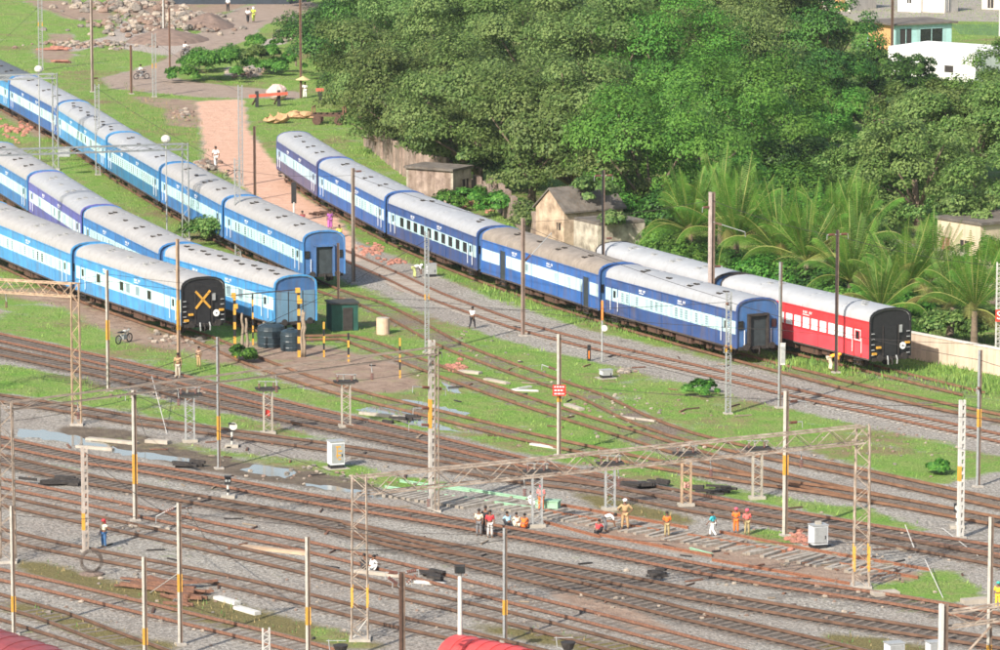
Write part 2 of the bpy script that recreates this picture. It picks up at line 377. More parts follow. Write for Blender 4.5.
# ---------------------------------------------------------------- grass blades (uncountable)
vg = mat('grass_blade', (.12,.25,.038), .8, .35, .35, col2=(.27,.39,.09)); vg2 = mat('dark_weed_leaf', (.09,.17,.045), .8, .3, .8)
vdry = mat('dry_grass', (.28,.22,.10), .85, .3, 1.0)
def blades(name, dens, hmin, hmax, mats, label, cap=160000):
    # dens: blades per cell on the grid
    vis = (PXg > -25) & (PXg < 1025) & (PYg < 670) & (PYg > -30)
    D = dens*vis; D = D[:-1,:-1]; cell = np.diff(xs)[None,:]*np.diff(ys)[:,None]; lam = D*cell; lam[:, :14] = 0; lam[:, -14:] = 0
    tot = lam.sum(); 
    if tot > cap: lam *= cap/tot
    cnt = rng.poisson(lam); j, i = np.nonzero(cnt); c = cnt[j, i]; j = np.repeat(j, c); i = np.repeat(i, c); N = len(j)
    x = xs[i] + rng.random(N)*np.diff(xs)[i]; y = ys[j] + rng.random(N)*np.diff(ys)[j]
    clump = .55 + .45*np.sin(x*.9 + 2*np.sin(y*.31))*np.sin(y*.5 + 2*np.sin(x*.4))
    h = (hmin + (hmax-hmin)*rng.random(N))*(.45+.75*clump); w = (.045+h*.16)*(.6 + .6*rng.random(N)); a = rng.random(N)*math.pi; ln = (rng.random((N,2))-.5)*h[:,None]*.9
    V = np.zeros((N,3,3)); V[:,0] = np.stack([x-w*np.cos(a)/2, y-w*np.sin(a)/2, 0*x-.02],-1); V[:,1] = np.stack([x+w*np.cos(a)/2, y+w*np.sin(a)/2, 0*x-.02],-1); V[:,2] = np.stack([x+ln[:,0], y+ln[:,1], h],-1)
    Fq = np.arange(3*N).reshape(N,3); o = npmesh(name, V.reshape(-1,3), Fq, mats, mi=(rng.random(N)*len(mats)).astype(int)); tag(o, label, 'grass', kind='stuff'); return o
g = grass.copy()
blades('grass', np.clip((g-.35)*1.6,0,1)*9, .06, .24, [vg, vg, vg2], 'bright green grass and weeds covering the yard between the tracks', 210000)
strip = mask([[(360,262),(400,262),(480,290),(560,308),(640,322),(740,356),(800,366),(900,380),(1000,395),(1000,335),(920,335),(900,372),(780,372),(760,362),(600,330),(480,296),(420,270)],
              [(830,362),(930,366),(1000,372),(1000,400),(900,382),(800,372),(790,352)], [(350,150),(420,175),(520,230),(600,262),(520,215),(440,170),(380,150)], [(60,120),(120,150),(300,260),(240,215),(130,140)]])
blades('tall_grass', strip*(grass > .2)*22, .18, .48, [vg, vg2, vg], 'tall lush grass along the foot of the standing blue train and red coaches', 110000)
blades('dry_grass', np.clip(dry-.3,0,1)*6, .1, .28, [vdry, vdry, vg2], 'dry brownish grass on the strips between the nearest tracks', 25000)
# ---------------------------------------------------------------- puddles
wm = bpy.data.materials.new('puddle_water'); wm.use_nodes = True; b = wm.node_tree.nodes['Principled BSDF']; b.inputs['Base Color'].default_value = (.22,.22,.20,1); b.inputs['Roughness'].default_value = .12; b.inputs['Specular IOR Level'].default_value = 1.0
PUD = [[(17,429),(45,430),(80,437),(110,446),(112,452),(80,449),(60,441),(30,438),(17,437)], [(112,447),(140,452),(190,459),(190,463),(150,459),(112,453)],
 [(240,470),(256,464),(290,469),(297,473),(285,478),(262,475)], [(305,483),(340,488),(370,492),(372,496),(340,492),(306,486)],
 [(355,410),(372,407),(400,409),(430,420),(460,432),(440,430),(405,424),(380,414)], [(395,398),(420,402),(470,413),(465,416),(420,408)], [(370,492),(390,493),(386,500),(372,499)],
 [(440,380),(455,385),(462,394),(450,392)]]
rr = random.Random(3)
for i, pp in enumerate(PUD):
    pts = W2(pp); dense = []
    for k in range(len(pts)):
        a, b_ = pts[k], pts[(k+1)%len(pts)]; nn = max(2, int((a-b_).length/.5))
        for q in range(nn): dense.append(a.lerp(b_, q/nn) + Vector((rr.uniform(-.12,.12), rr.uniform(-.3,.3))))
    m = MB(); m.add([(p.x,p.y,.006) for p in dense], [tuple(range(len(dense)))], wm); o = m.build('puddle'); tag(o, kind='structure')
# ---------------------------------------------------------------- rails and sleepers
rr = random.Random(5)
RMAIN = mat('rail_rust', (.115,.066,.044), .7, .35, 1.5); RHEAD = mat('worn_rail_steel', (.24,.20,.17), .4, .3, 1.0, metal=.5)
SLW = mat('dirty_sleeper', (.17,.14,.115), .9, .35, 2.0)
RGR = mat('overgrown_rail_rust', (.16,.085,.05), .85, .35, 1.5)
def rail_strip(mb, pl, mt, z0=.05, h=.17, w=.07):
    L = offset(pl, w/2); R = offset(pl, -w/2); vs = []; k = len(pl)
    for a, b_ in zip(L, R): vs += [(a.x,a.y,z0), (a.x,a.y,z0+h), (b_.x,b_.y,z0+h), (b_.x,b_.y,z0)]
    fs = [(4*i+j, 4*i+(j+1)%4, 4*i+4+(j+1)%4, 4*i+4+j) for i in range(k-1) for j in range(4)] + [(3,2,1,0), (4*k-4,4*k-3,4*k-2,4*k-1)]
    mb.add(vs, fs, mt)
    if mt is not RGR:
        L2_ = offset(pl, .026); R2_ = offset(pl, -.026); vs = []
        for a, b_ in zip(L2_, R2_): vs += [(a.x,a.y,z0+h+.003), (b_.x,b_.y,z0+h+.003)]
        mb.add(vs, [(2*i,2*i+1,2*i+3,2*i+2) for i in range(k-1)], RHEAD)
    L = offset(pl, .075); R = offset(pl, -.075); vs = []
    for a, b_ in zip(L, R): vs += [(a.x,a.y,z0+.025), (b_.x,b_.y,z0+.025)]
    mb.add(vs, [(2*i,2*i+1,2*i+3,2*i+2) for i in range(k-1)], mt)
for i, (pl, lb, st) in enumerate(T):
    root = empty('railway_track', (pl[0].x, pl[0].y, 0), 0, lb, 'railway track', 'railway tracks of the yard'); Mi = Vector((-pl[0].x, -pl[0].y))
    pl2 = [p + Mi for p in pl]
    for sgn in (-1, 1):
        m = MB(); rail_strip(m, offset(pl2, sgn*.875), RGR if st == 'grassy' else (RMAIN if i % 3 else RUST)); m.build('rail', root)
    sl = []
    for p, d in resample(pl2, .66):
        if st == 'grassy' and rr.random() < .85: continue
        q = pix(p.x+pl[0].x, p.y+pl[0].y)
        if not (-30 < q[0] < 1030 and q[1] < 665): continue
        sl.append((-q[1], p, math.atan2(d.y, d.x) + rr.uniform(-.03,.03)))
    sl.sort(key=lambda t: t[0]); first = None
    for j, (_, p, a) in enumerate(sl[:100]):
        if first is None or first.data.materials[0] is None:
            m = MB(); m.box((0,0,0), (.24, 2.6, .05), CONC if i == 0 else SLW); first = o = m.build('sleeper', root)
        else: o = first.copy(); COL.objects.link(o)
        o.location = (p.x, p.y, (.0 if i < 12 else -.014)+rr.uniform(-.02,.014)); o.rotation_euler = (0,0,a)
    if len(sl) > 100:
        m = MB()
        for _, p, a in sl[100:]: m.box((0,0,rr.uniform(-.012,.012)), (.24, 2.6, .05), CONC if i == 0 else SLW, Matrix.Translation((p.x,p.y,.004)) @ Matrix.Rotation(a,4,'Z'))
        tag(m.build('sleepers', root), kind='stuff')
# ================================================================ coaches
def smat(nm, c, var=.2, stain=.6, rough=.45): return mat(nm, c, rough, var, .8, stain=stain)
PAL = {
 'navy': (smat('navy_livery', (.035,.075,.21)), smat('pale_cyan_band', (.46,.66,.68)), smat('navy_livery_upper', (.04,.09,.25))),
 'royal': (smat('royal_livery', (.035,.12,.36)), smat('pale_cyan_band_clean', (.52,.71,.72)), smat('royal_livery_upper', (.04,.13,.38))),
 'azure': (smat('azure_livery', (.07,.28,.56)), smat('pale_cyan_band_bright', (.54,.76,.76)), smat('azure_livery_upper', (.065,.29,.58))),
 'blue': (smat('mid_blue_livery', (.05,.18,.44)), smat('pale_cyan_band_dusty', (.46,.68,.70)), smat('mid_blue_livery_upper', (.055,.21,.48))),
 'violet': (smat('faded_violet_livery', (.11,.11,.36)), smat('pale_band_white', (.60,.74,.76)), smat('faded_violet_livery_upper', (.12,.13,.42))),
 'dusk': (smat('dusty_mauve_livery', (.13,.12,.22)), smat('pale_band_lilac', (.50,.66,.76)), smat('mauve_livery_upper', (.08,.10,.26))),
 'teal': (smat('teal_livery', (.03,.17,.34)), smat('pale_band_teal', (.46,.68,.70)), smat('teal_livery_upper', (.035,.19,.42))),
 'red': (smat('red_livery', (.64,.065,.085), stain=.2), smat('red_livery_band', (.64,.04,.05), stain=.2), smat('red_livery_upper', (.64,.045,.05), stain=.2)),
}
ROOFS = {'grey': mat('grey_painted_roof', (.325,.335,.35), .6, .07, 1.3, stain=.2), 'white': mat('pale_silver_roof', (.35,.36,.37), .55, .08, .9, stain=.15),
         'brown': mat('rusty_brown_roof', (.25,.215,.18), .7, .18, 1.2, stain=.4), 'dust': mat('dusty_grey_roof', (.33,.325,.32), .65, .08, 1.3, stain=.25), 'dark': mat('dark_slate_roof', (.10,.11,.12), .6, .2, 1.0)}
GLASSD = mat('dark_window_glass', (.015,.018,.02), .2, .3, 2, spec=.6); SHUT2 = mat('dusty_window_shutter', (.20,.28,.31), .6, .2, 2); SHUT3 = mat('pale_window_shutter', (.42,.58,.58), .6, .12, 2); SHUT = mat('grey_window_shutter', (.33,.45,.47), .6, .12, 2); SHUTW = mat('white_window_shutter', (.72,.72,.70), .6, .1, 2)
FRAME = mat('window_frame_pale', (.42,.57,.58), .6, .1, 2); DBLUE = mat('vestibule_blue', (.05,.13,.30), .6, .2, 1.2, stain=.4); GANG = mat('gangway_interior', (.035,.045,.05), .8, .3, 2)
GRIME = mat('brake_dust_grime', (.075,.06,.055), .85, .35, 1.5); LET = mat('white_lettering', (.75,.76,.76), .6, .05, 3)
ZS, ZM1, ZM2 = 1.0, 1.92, 2.82
def prof(n=9):    # near side (-y) up over the roof to far side; list of (y,z)
    P = [(-1.60,ZS),(-1.62,ZM1),(-1.62,ZM2),(-1.61,3.45)]
    R = [(-1.61,3.45)]
    for i in range(1, n):
        t = math.pi*(i/n); R.append((-1.61*math.cos(t)**1 if False else -1.63*math.copysign(abs(math.cos(t))**.8, math.cos(t)), 3.45 + .82*math.sin(t)**.75))
    R.append((1.61,3.45)); return P, R
def coach(L, pal, roof, style, front, label, group, wheels=True):
    """L length between body ends; front: kind of camera-end wall"""
    lo, md, upm = PAL[pal]; root = empty('passenger_coach' if pal != 'red' else 'parcel_coach', (0,0,0), 0, label, 'railway coach', group); h = L/2 - .25
    P, R = prof(); m = MB()
    for s in (-1, 1):
        pts = [(s*-p[0], p[1]) for p in P] if s > 0 else P
        for i, mt in enumerate((lo, md, upm)):
            (y0,z0),(y1,z1) = pts[i], pts[i+1]; nseg = 12
            for k in range(nseg):
                xa, xb = -h+2*h*k/nseg, -h+2*h*(k+1)/nseg; f = (0,1,2,3) if s < 0 else (3,2,1,0)
                m.add([(xa,y0,z0),(xb,y0,z0),(xb,y1,z1),(xa,y1,z1)], [f], mt)
    m.add([(-h,-1.6,ZS),(-h,1.6,ZS),(h,1.6,ZS),(h,-1.6,ZS)], [(0,1,2,3)], DARK)
    endm = {'black': BLACK, 'blue': DBLUE, 'blank': DBLUE}.get(front, DBLUE)
    ring = P + R[1:-1] + [(-p[0], p[1]) for p in reversed(P)]
    for x, mt, rv in ((h, endm, False), (-h, DBLUE if pal != 'red' else DARK, True)):
        vs = [(x,y,z) for y, z in ring]; m.add(vs, [tuple(range(len(vs))) if rv else tuple(range(len(vs)-1,-1,-1))], mt)
    # panel joints and rain gutter on the side
    for xx in (-h*.62, -h*.12, h*.33, h*.7):
        m.box((xx, -1.628, (ZS+3.4)/2), (.035, .02, 2.35), lo)
    m.box((0,-1.65,3.47), (2*h,.05,.06), upm); m.box((0,1.65,3.47), (2*h,.05,.06), upm); m.box((0,-1.61,ZS-.04), (2*h,.06,.10), GRIME)
    m.build('body', root)
    m = MB(); vs = []; k = len(R); nseg = 14
    for i in range(nseg+1):
        x = -h-.06 + (2*h+.12)*i/nseg; vs += [(x,y,z+.03) for y, z in R]
    m.add(vs, [(i*k+j, i*k+j+1, (i+1)*k+j+1, (i+1)*k+j) for i in range(nseg) for j in range(k-1)], ROOFS[roof])
    for xe in (-h-.06, h+.06): m.add([(xe,y,z+.03) for y, z in R] + [(xe,y*.96,z-.07) for y, z in R], [(j,j+1,k+j+1,k+j) for j in range(k-1)], ROOFS[roof])
    for xs_ in (-h*.55, h*.12, h*.6):
        for j in range(k-1): m.bar((xs_,R[j][0],R[j][1]+.035),(xs_,R[j+1][0],R[j+1][1]+.035),.05,ROOFS[roof],.03)
    rf = m.build('roof', root, smooth=True)
    for e in (h+.09, -h-.09):
        m = MB()                   # rim of the end arch
        mm = BLACK if front == 'black' and e > 0 else (DARK if pal == 'red' else upm)
        for j in range(k-1): m.bar((e-.03*np.sign(e),R[j][0],R[j][1]+.02),(e-.03*np.sign(e),R[j+1][0],R[j+1][1]+.02),.10,mm,.12)
        for s in (-1,1): m.bar((e-.03*np.sign(e),s*1.61,ZS),(e-.03*np.sign(e),s*1.61,3.45),.10,mm,.12)
        m.build('end_arch', root)
    # roof ventilators
    rows = {'sparse': [(.18,-.9),(.18,-.4),(.62,-.9),(.62,-.4),(-.2,-.6),(-.6,-.6),(-.62,-.2)], 'many': [(-.85+.155*i, (-.75 if i % 2 else -.45)) for i in range(12)], 'few': [(.75,-.5),(.68,0),(-.5,-.5),(-.43,0)]}[style.get('vents','sparse')]
    for fx, y in rows:
        z = 3.45+.82*max(0,(1-(abs(y)/1.63)**2.5))**.5; v = MB(); v.box((fx*h, y, z+.05), (.5,.26,.10), DARK if style.get('dv',1) else GREYP); v.box((fx*h, y, z+.15), (.5,.20,.03), ROOFS[roof]); v.build('roof_ventilator', root)
    # windows along the camera side
    wk = style.get('win','slot'); y = -1.63
    nd = h-1.35
    if wk == 'ac': xsn = [(-h+3.6 + i*(2*h-6.2)/9) for i in range(10)]; ww, wh, zc = 1.0, .74, 2.40
    elif wk == 'red': xsn = [(-h+2.4 + i*1.02) for i in range(15)]; ww, wh, zc = .62, .62, 2.46
    elif wk == 'van': xsn = [(-h*.2),(h*.3),(h*.52)]; ww, wh, zc = .5, .5, 2.42
    elif wk == 'few': xsn = [(-h*.55),(-h*.1),(h*.02),(h*.2),(h*.42)]; ww, wh, zc = .7, .62, 2.42
    else: xsn = [(-h+2.5 + i*(2*h-5.0)/19) for i in range(20)]; ww, wh, zc = .40, .62, 2.38
    opn = style.get('open', 0); r3 = random.Random(hash(label) % 1000 if False else len(label)*7+int(L*10))
    for i, x in enumerate(xsn):
        if abs(x) > h-.6: continue
        w = MB(); dk = wk == 'ac' or r3.random() < opn
        gm_ = GLASSD if dk else (SHUTW if wk == 'red' else (SHUT, SHUT2, SHUT, SHUT2, SHUT3)[r3.randrange(5)])
        t = .05
        w.box((x, y, zc), (ww, .03, wh), gm_)
        fr = FRAME if wk != 'red' else LET
        w.box((x, y-.012, zc+wh/2+t/2), (ww+2*t,.05,t), fr); w.box((x, y-.02, zc-wh/2-t/2), (ww+2*t,.07,t), fr)
        w.box((x-ww/2-t/2, y-.012, zc), (t,.05,wh), fr); w.box((x+ww/2+t/2, y-.012, zc), (t,.05,wh), fr)
        if wk == 'slot':
            for q in (-.17, 0, .17): w.box((x, y-.02, zc+q), (ww,.02,.025), fr)
        w.build('window', root)
    for dx in (-nd, nd) if wk != 'van' else (-h*.62, h*.80):
        d = MB()
        if wk == 'van':
            d.box((dx, y, 2.05), (.85,.05,2.05), GANG); d.box((dx-.5, y-.02, 2.05), (.06,.06,2.1), lo); d.box((dx+.5, y-.02, 2.05), (.06,.06,2.1), lo)
        else:
            d.box((dx, y+.004, 1.5), (.72,.04,.86), lo); d.box((dx, y+.004, 2.37), (.72,.04,.86), md); d.box((dx, y-.01, 2.45), (.34,.04,.5), GLASSD)
            for q in (-.42,.42): d.box((dx+q, y-.012, 2.0), (.05,.05,2.0), upm); d.bar((dx+q*1.25, y-.07, 1.3), (dx+q*1.25, y-.07, 2.3), .035, LET)
            d.box((dx, y-.012, 2.95), (.9,.05,.06), upm)
        dd = d.build('door', root)
        st = MB(); st.box((dx, y+.02, .78), (.7,.3,.04), DARK); st.box((dx, y+.06, .5), (.7,.25,.04), DARK); st.bar((dx-.33,y,.5),(dx-.33,y,1.0),.04,DARK); st.bar((dx+.33,y,.5),(dx+.33,y,1.0),.04,DARK); st.build('step', root)
    # small worn lettering blocks high on the side
    t = MB()
    for bx, bw in ((-h*.42,.9),(h*.18,1.1)):
        for q in range(6):
            if q == 3: continue
            t.box((bx+q*bw/6-.4, y-.004, 3.16), (.07, .012, .16), LET); t.box((bx+q*bw/6-.35, y-.004, 3.22), (.10, .012, .03), LET)
        t.box((bx-.1, y-.004, 2.99), (bw*.7, .012, .045), LET)
    t.build('lettering', root)
    # end walls
    def gangway(s, kind):
        e = MB(); x = s*(h+.03)
        if kind == 'blank':
            e.box((x+s*.02,0,2.1),(.04,3.0,2.2),mat('plain_blue_grey_end',(.13,.24,.34),.6,.15,1,stain=.7)); e.box((x+s*.05,-.55,2.1),(.03,.05,2.2),DARK); e.box((x+s*.05,.55,2.1),(.03,.05,2.2),DARK)
        elif kind == 'black':
            e.box((x+s*.03,0,2.1), (.08,1.0,2.0), BLACK)
            for q in (-1,1): e.bar((x+s*.1,q*.62,1.05),(x+s*.1,q*.62,3.2),.05,DARK)
            for q in range(5): e.box((x+s*.08,-1.42,1.25+q*.36),(.12,.22,.05),GREYP)
            for q in range(5): e.box((x+s*.08,1.42,1.25+q*.36),(.12,.22,.05),GREYP)
        else:
            e.box((x+s*.02,0,2.05), (.05,1.25,2.15), GANG)
            for q in (-1,1):
                e.box((x+s*.14,q*.72,2.05), (.28,.14,2.3), DARK if kind != 'blue' else DBLUE); e.box((x+s*.04,q*1.28,2.55),(.06,.36,.55),GLASSD if kind != 'blank' else DBLUE)
                e.bar((x+s*.09,q*1.03,1.1),(x+s*.09,q*1.03,2.2),.04,LET)
            e.box((x+s*.14,0,3.2), (.28,1.58,.14), DARK if kind != 'blue' else DBLUE)
        e.box((x+s*.05,0,.96), (.16,2.9,.22), DARK)
        return e.build('end_wall_gangway', root)
    gangway(1, front)
    gangway(-1, 'dark')
    for s in (1,-1):
        for q in (-.98,.98):
            b = MB(); b.tube([(s*h,q,1.08),(s*(h+.32),q,1.08)], .11, DARK, 8); b.tube([(s*(h+.32),q,1.08),(s*(h+.38),q,1.08)], .24, DARK, 10); b.build('buffer', root)
        b = MB(); b.bar((s*h,0,1.0),(s*(h+.3),0,1.0),.14,DARK,.2); b.tube([(s*(h+.3),0,.98),(s*(h+.36),0,.72),(s*(h+.3),0,.55)],.05,DARK,6); b.build('coupling', root)
    # running gear
    for s in (-1,1):
        bx = s*(h-3.1); g = MB()
        for q in (-1,1):
            g.box((bx,q*1.02,.72),(3.3,.12,.22),DARK); g.box((bx,q*1.12,.58),(.9,.16,.34),RUSTD)
            for e in (-1.42,1.42): g.box((bx+e,q*1.1,.5),(.34,.2,.34),RUSTD); g.tube([(bx+e*.72,q*1.1,.45),(bx+e*.72,q*1.1,.8)],.09,RUSTD,6)
        g.box((bx,0,.78),(.5,2.0,.3),DARK)
        bg_ = g.build('bogie', root)
        for e in (-1.42,1.42):
            for q in (-.84,.84):
                w = MB(); w.tube([(bx+e,q-.06,.67),(bx+e,q+.06,.67)],.455,DARK,16); w.tube([(bx+e,q-.14,.67),(bx+e,q+.14,.67)],.12,RUSTD,8); w.build('wheel', bg_)
    for bx, bw, bh in ((-2.6,1.7,.5),(-.6,1.2,.42),(1.6,2.1,.55),(3.6,.9,.4)):
        u = MB(); u.box((bx,-1.05,.93-bh/2),(bw,.7,bh),RUSTD); u.box((bx+bw*.3,-1.41,.93-bh/2),(.08,.03,bh*.7),DARK); u.build('equipment_box', root)
    u = MB()
    u.box((0,-.4,.9),(2*h-.4,.14,.24),DARK); u.box((0,.4,.9),(2*h-.4,.14,.24),DARK); u.bar((-4,-1.2,.85),(-1,-1.2,.45),.05,RUSTD); u.bar((4.6,-1.2,.85),(2,-1.2,.45),.05,RUSTD)
    u.build('underframe', root)
    return root
def place(root, a, b):   # a = camera-end joint, b = far joint (ground centre points)
    c = (a+b)/2; d = (a-b); root.location = (c.x, c.y, .17); root.rotation_euler = (0,0,math.atan2(d.y,d.x))
SPEC = {
 'centre': [('navy','grey',{'win':'slot'},'dark','dark navy coach at the camera end of the long train, open gangway facing right'),
            ('royal','brown',{'win':'van'},'dark','bright blue luggage van with brown roof and two open dark doorways'),
            ('navy','grey',{'win':'ac','vents':'few'},'dark','air conditioned coach with a row of large dark windows'),
            ('royal','grey',{'win':'slot'},'dark','blue coach coupled behind the coach with big dark windows'),
            ('dusk','grey',{'win':'few','vents':'sparse'},'dark','faded mauve and white coach beside the pink path, last of its train')],
 'red': [('red','white',{'win':'red','vents':'few','dv':0},'black','red coach with white windows and a black end wall'),
         ('red','white',{'win':'red','vents':'sparse','dv':0},'dark','red coach mostly hidden behind the long blue train, only its silver roof showing')],
 'far': [('blue','dust',{'win':'slot','open':.15},'blue','blue coach with an open gangway end beside the rusty brown mast'),
         ('blue','dust',{'win':'slot'},'dark','blue coach with dusty roof, second from the camera end of the far left train'),
         ('teal','grey',{'win':'slot','open':.85},'dark','teal blue coach with a row of open dark windows'),
         ('azure','grey',{'win':'few','vents':'many','open':.5},'dark','light blue coach with a double row of dark roof ventilators in the far left train'),
         ('royal','grey',{'win':'few'},'dark','royal blue coach beside the upper left portal, next to the dark roofed one'),
         ('azure','dark',{'win':'few'},'dark','coach with a dark slate roof at the upper left edge')],
 'mid': [('azure','dust',{'win':'few','vents':'many'},'blank','azure coach with plain blue grey end wall behind the black water tanks'),
         ('blue','dust',{'win':'slot'},'dark','blue coach with beige roof in the middle train, behind the coach with the yellow cross'),
         ('violet','grey',{'win':'few','vents':'sparse','dv':0},'dark','violet blue coach in the middle train'),
         ('blue','dust',{'win':'slot'},'dark','blue coach at the left edge, farthest of the middle train')],
 'near': [('azure','dust',{'win':'few','vents':'sparse','dv':0,'open':.6},'black','bright azure coach with a black end bearing a yellow cross'),
          ('azure','dust',{'win':'slot','open':.3,'vents':'sparse','dv':0},'dark','azure coach at the left edge, behind the rusty lattice bracket')],
}
GN = {'centre': 'coaches of the long dark blue train', 'red': 'red coaches beside the wall', 'far': 'coaches of the far left train', 'mid': 'coaches of the middle left train', 'near': 'coaches of the nearest left train'}
CO = {}
for k, sp in SPEC.items():
    for i, (pal, rf, st, fr, lb) in enumerate(sp):
        a, b = TRC[k][i], TRC[k][i+1]; L = (a-b).length; print(k, i, round(L,2))
        r = coach(L-.5, pal, rf, st, fr, lb, GN[k]); place(r, a, b); CO[(k,i)] = (r, (L-.5)/2-.25)
# marks on the black ends
def end_marks(key, cross):
    r, h = CO[key]; m = MB(); x = h+.16
    if cross:
        for s in (-1,1): m.bar((x,-.05-.55*s,2.15),(x,-.05+.55*s,3.35),.05,YEL,.15)
        m.build('yellow_cross', r)
    m = MB(); m.tube([(h+.14,.95,1.75),(h+.18,.95,1.75)],.24,LET,14); m.tube([(h+.18,.95,1.75),(h+.19,.95,1.75)],.06,BLACK,8); m.build('tail_disc', r)
    for q, z in ((-.95,1.75),(-1.3,1.35),(1.35,1.95)):
        m = MB(); m.box((h+.12,q,z),(.16,.32,.14),YEL); m.build('yellow_bracket', r)
    m = MB(); m.tube([(h+.2,-.3,1.15),(h+.35,-.35,.9),(h+.3,-.3,.6)],.05,GREYP,6); m.tube([(h+.2,.4,1.15),(h+.35,.4,.9),(h+.3,.4,.6)],.05,GREYP,6); m.build('brake_hose', r)
    m = MB(); m.box((h+.13,.75,2.9),(.04,.3,.5),GREYP); m.build('notice_plate', r)
end_marks(('near',0), True); end_marks(('red',0), False)
# ================================================================ walls, huts and buildings
PLAST = mat('stained_plaster', (.24,.165,.11), .9, .35, .9, col2=(.62,.47,.34), stain=.25, bump=.3); PLASW = mat('pale_peeling_plaster', (.22,.185,.145), .9, .35, 1.1, col2=(.58,.52,.42), stain=.3, bump=.3)
OLDW = mat('mossy_old_wall', (.24,.17,.14), .95, .4, 1.2, col2=(.40,.31,.26), stain=.8, bump=.4); STONER = mat('grey_stone_roof', (.13,.115,.10), .95, .4, 1.2, stain=.6, bump=.3)
BEIGE = mat('beige_render', (.55,.44,.34), .9, .12, .8, stain=.45); BRICK = mat('red_brick_rubble', (.33,.15,.11), .9, .35, 3, bump=.4)
ORN = mat('orange_plaster', (.62,.34,.15), .85, .15, .8, stain=.5); TEAL = mat('pale_teal_paint', (.36,.58,.58), .8, .12, .8, stain=.3); WHT = mat('whitewash', (.78,.78,.75), .8, .06, .8, stain=.15)
CRM = mat('cream_wall', (.62,.57,.50), .85, .12, .8, stain=.3)
def wall(name, pts, h, th, mt, label, cat='wall', cap=None, posts=0, jag=0):
    W = [at(x,y) for x,y in pts]; o0 = W[0]; m = MB(); pl = MB(); rj = random.Random(len(label))
    root = empty(name, (o0.x,o0.y,0), 0, label, cat)
    for a, b in zip(W[:-1], W[1:]):
        L = (b-a).length; nn = max(1, int(L/1.6)) if jag else 1
        for k in range(nn):
            p = a.lerp(b, k/nn)-o0; q = a.lerp(b, (k+1)/nn)-o0; hh = h*(1 + (rj.uniform(-jag,jag) if jag else 0)); d = (q-p); R = Matrix.Rotation(math.atan2(d.y,d.x),4,'Z'); R.translation = (p+q)/2
            m.box((0,0,hh/2-.1),(d.length+.01,th*(1+.02*(k%2)),hh+.2),mt,R)
            if cap: m.box((0,0,hh+.04),(d.length+.012,th+.12,.08),cap,R)
    m.build('wall_body', root)
    if posts:
        t = 0
        for a, b in zip(W[:-1], W[1:]):
            L = (b-a).length
            for k in range(int(L/posts)+1):
                p = a + (b-a)*(k*posts/L) - o0; c = MB(); c.box((p.x,p.y,h/2),(th+.16,th+.16,h+.24),mt); c.build('pilaster', root)
    return root
wall('boundary_wall', [(838,344),(905,357),(1012,378)], 1.75, .3, BEIGE, 'beige rendered boundary wall in front of the palms, right of the red coach', cap=CRM)
wall('boundary_wall', [(366,146),(384,160),(405,176),(420,181),(448,186)], 2.5, .3, OLDW, 'old mossy pilastered wall below the big trees, left of the ruined hut', posts=3.6)
wall('boundary_wall', [(470,196),(500,212),(535,240)], 2.0, .35, OLDW, 'broken dark wall between the low hut and the gabled house', jag=.25)
wall('boundary_wall', [(893,262),(930,270),(965,276)], 1.7, .3, PLASW, 'pale stained wall glimpsed behind the palms at the right', jag=.06)
wall('boundary_wall', [(925,290),(1000,305)], 1.5, .3, OLDW, 'low grey wall between palms at the right edge', jag=.05)
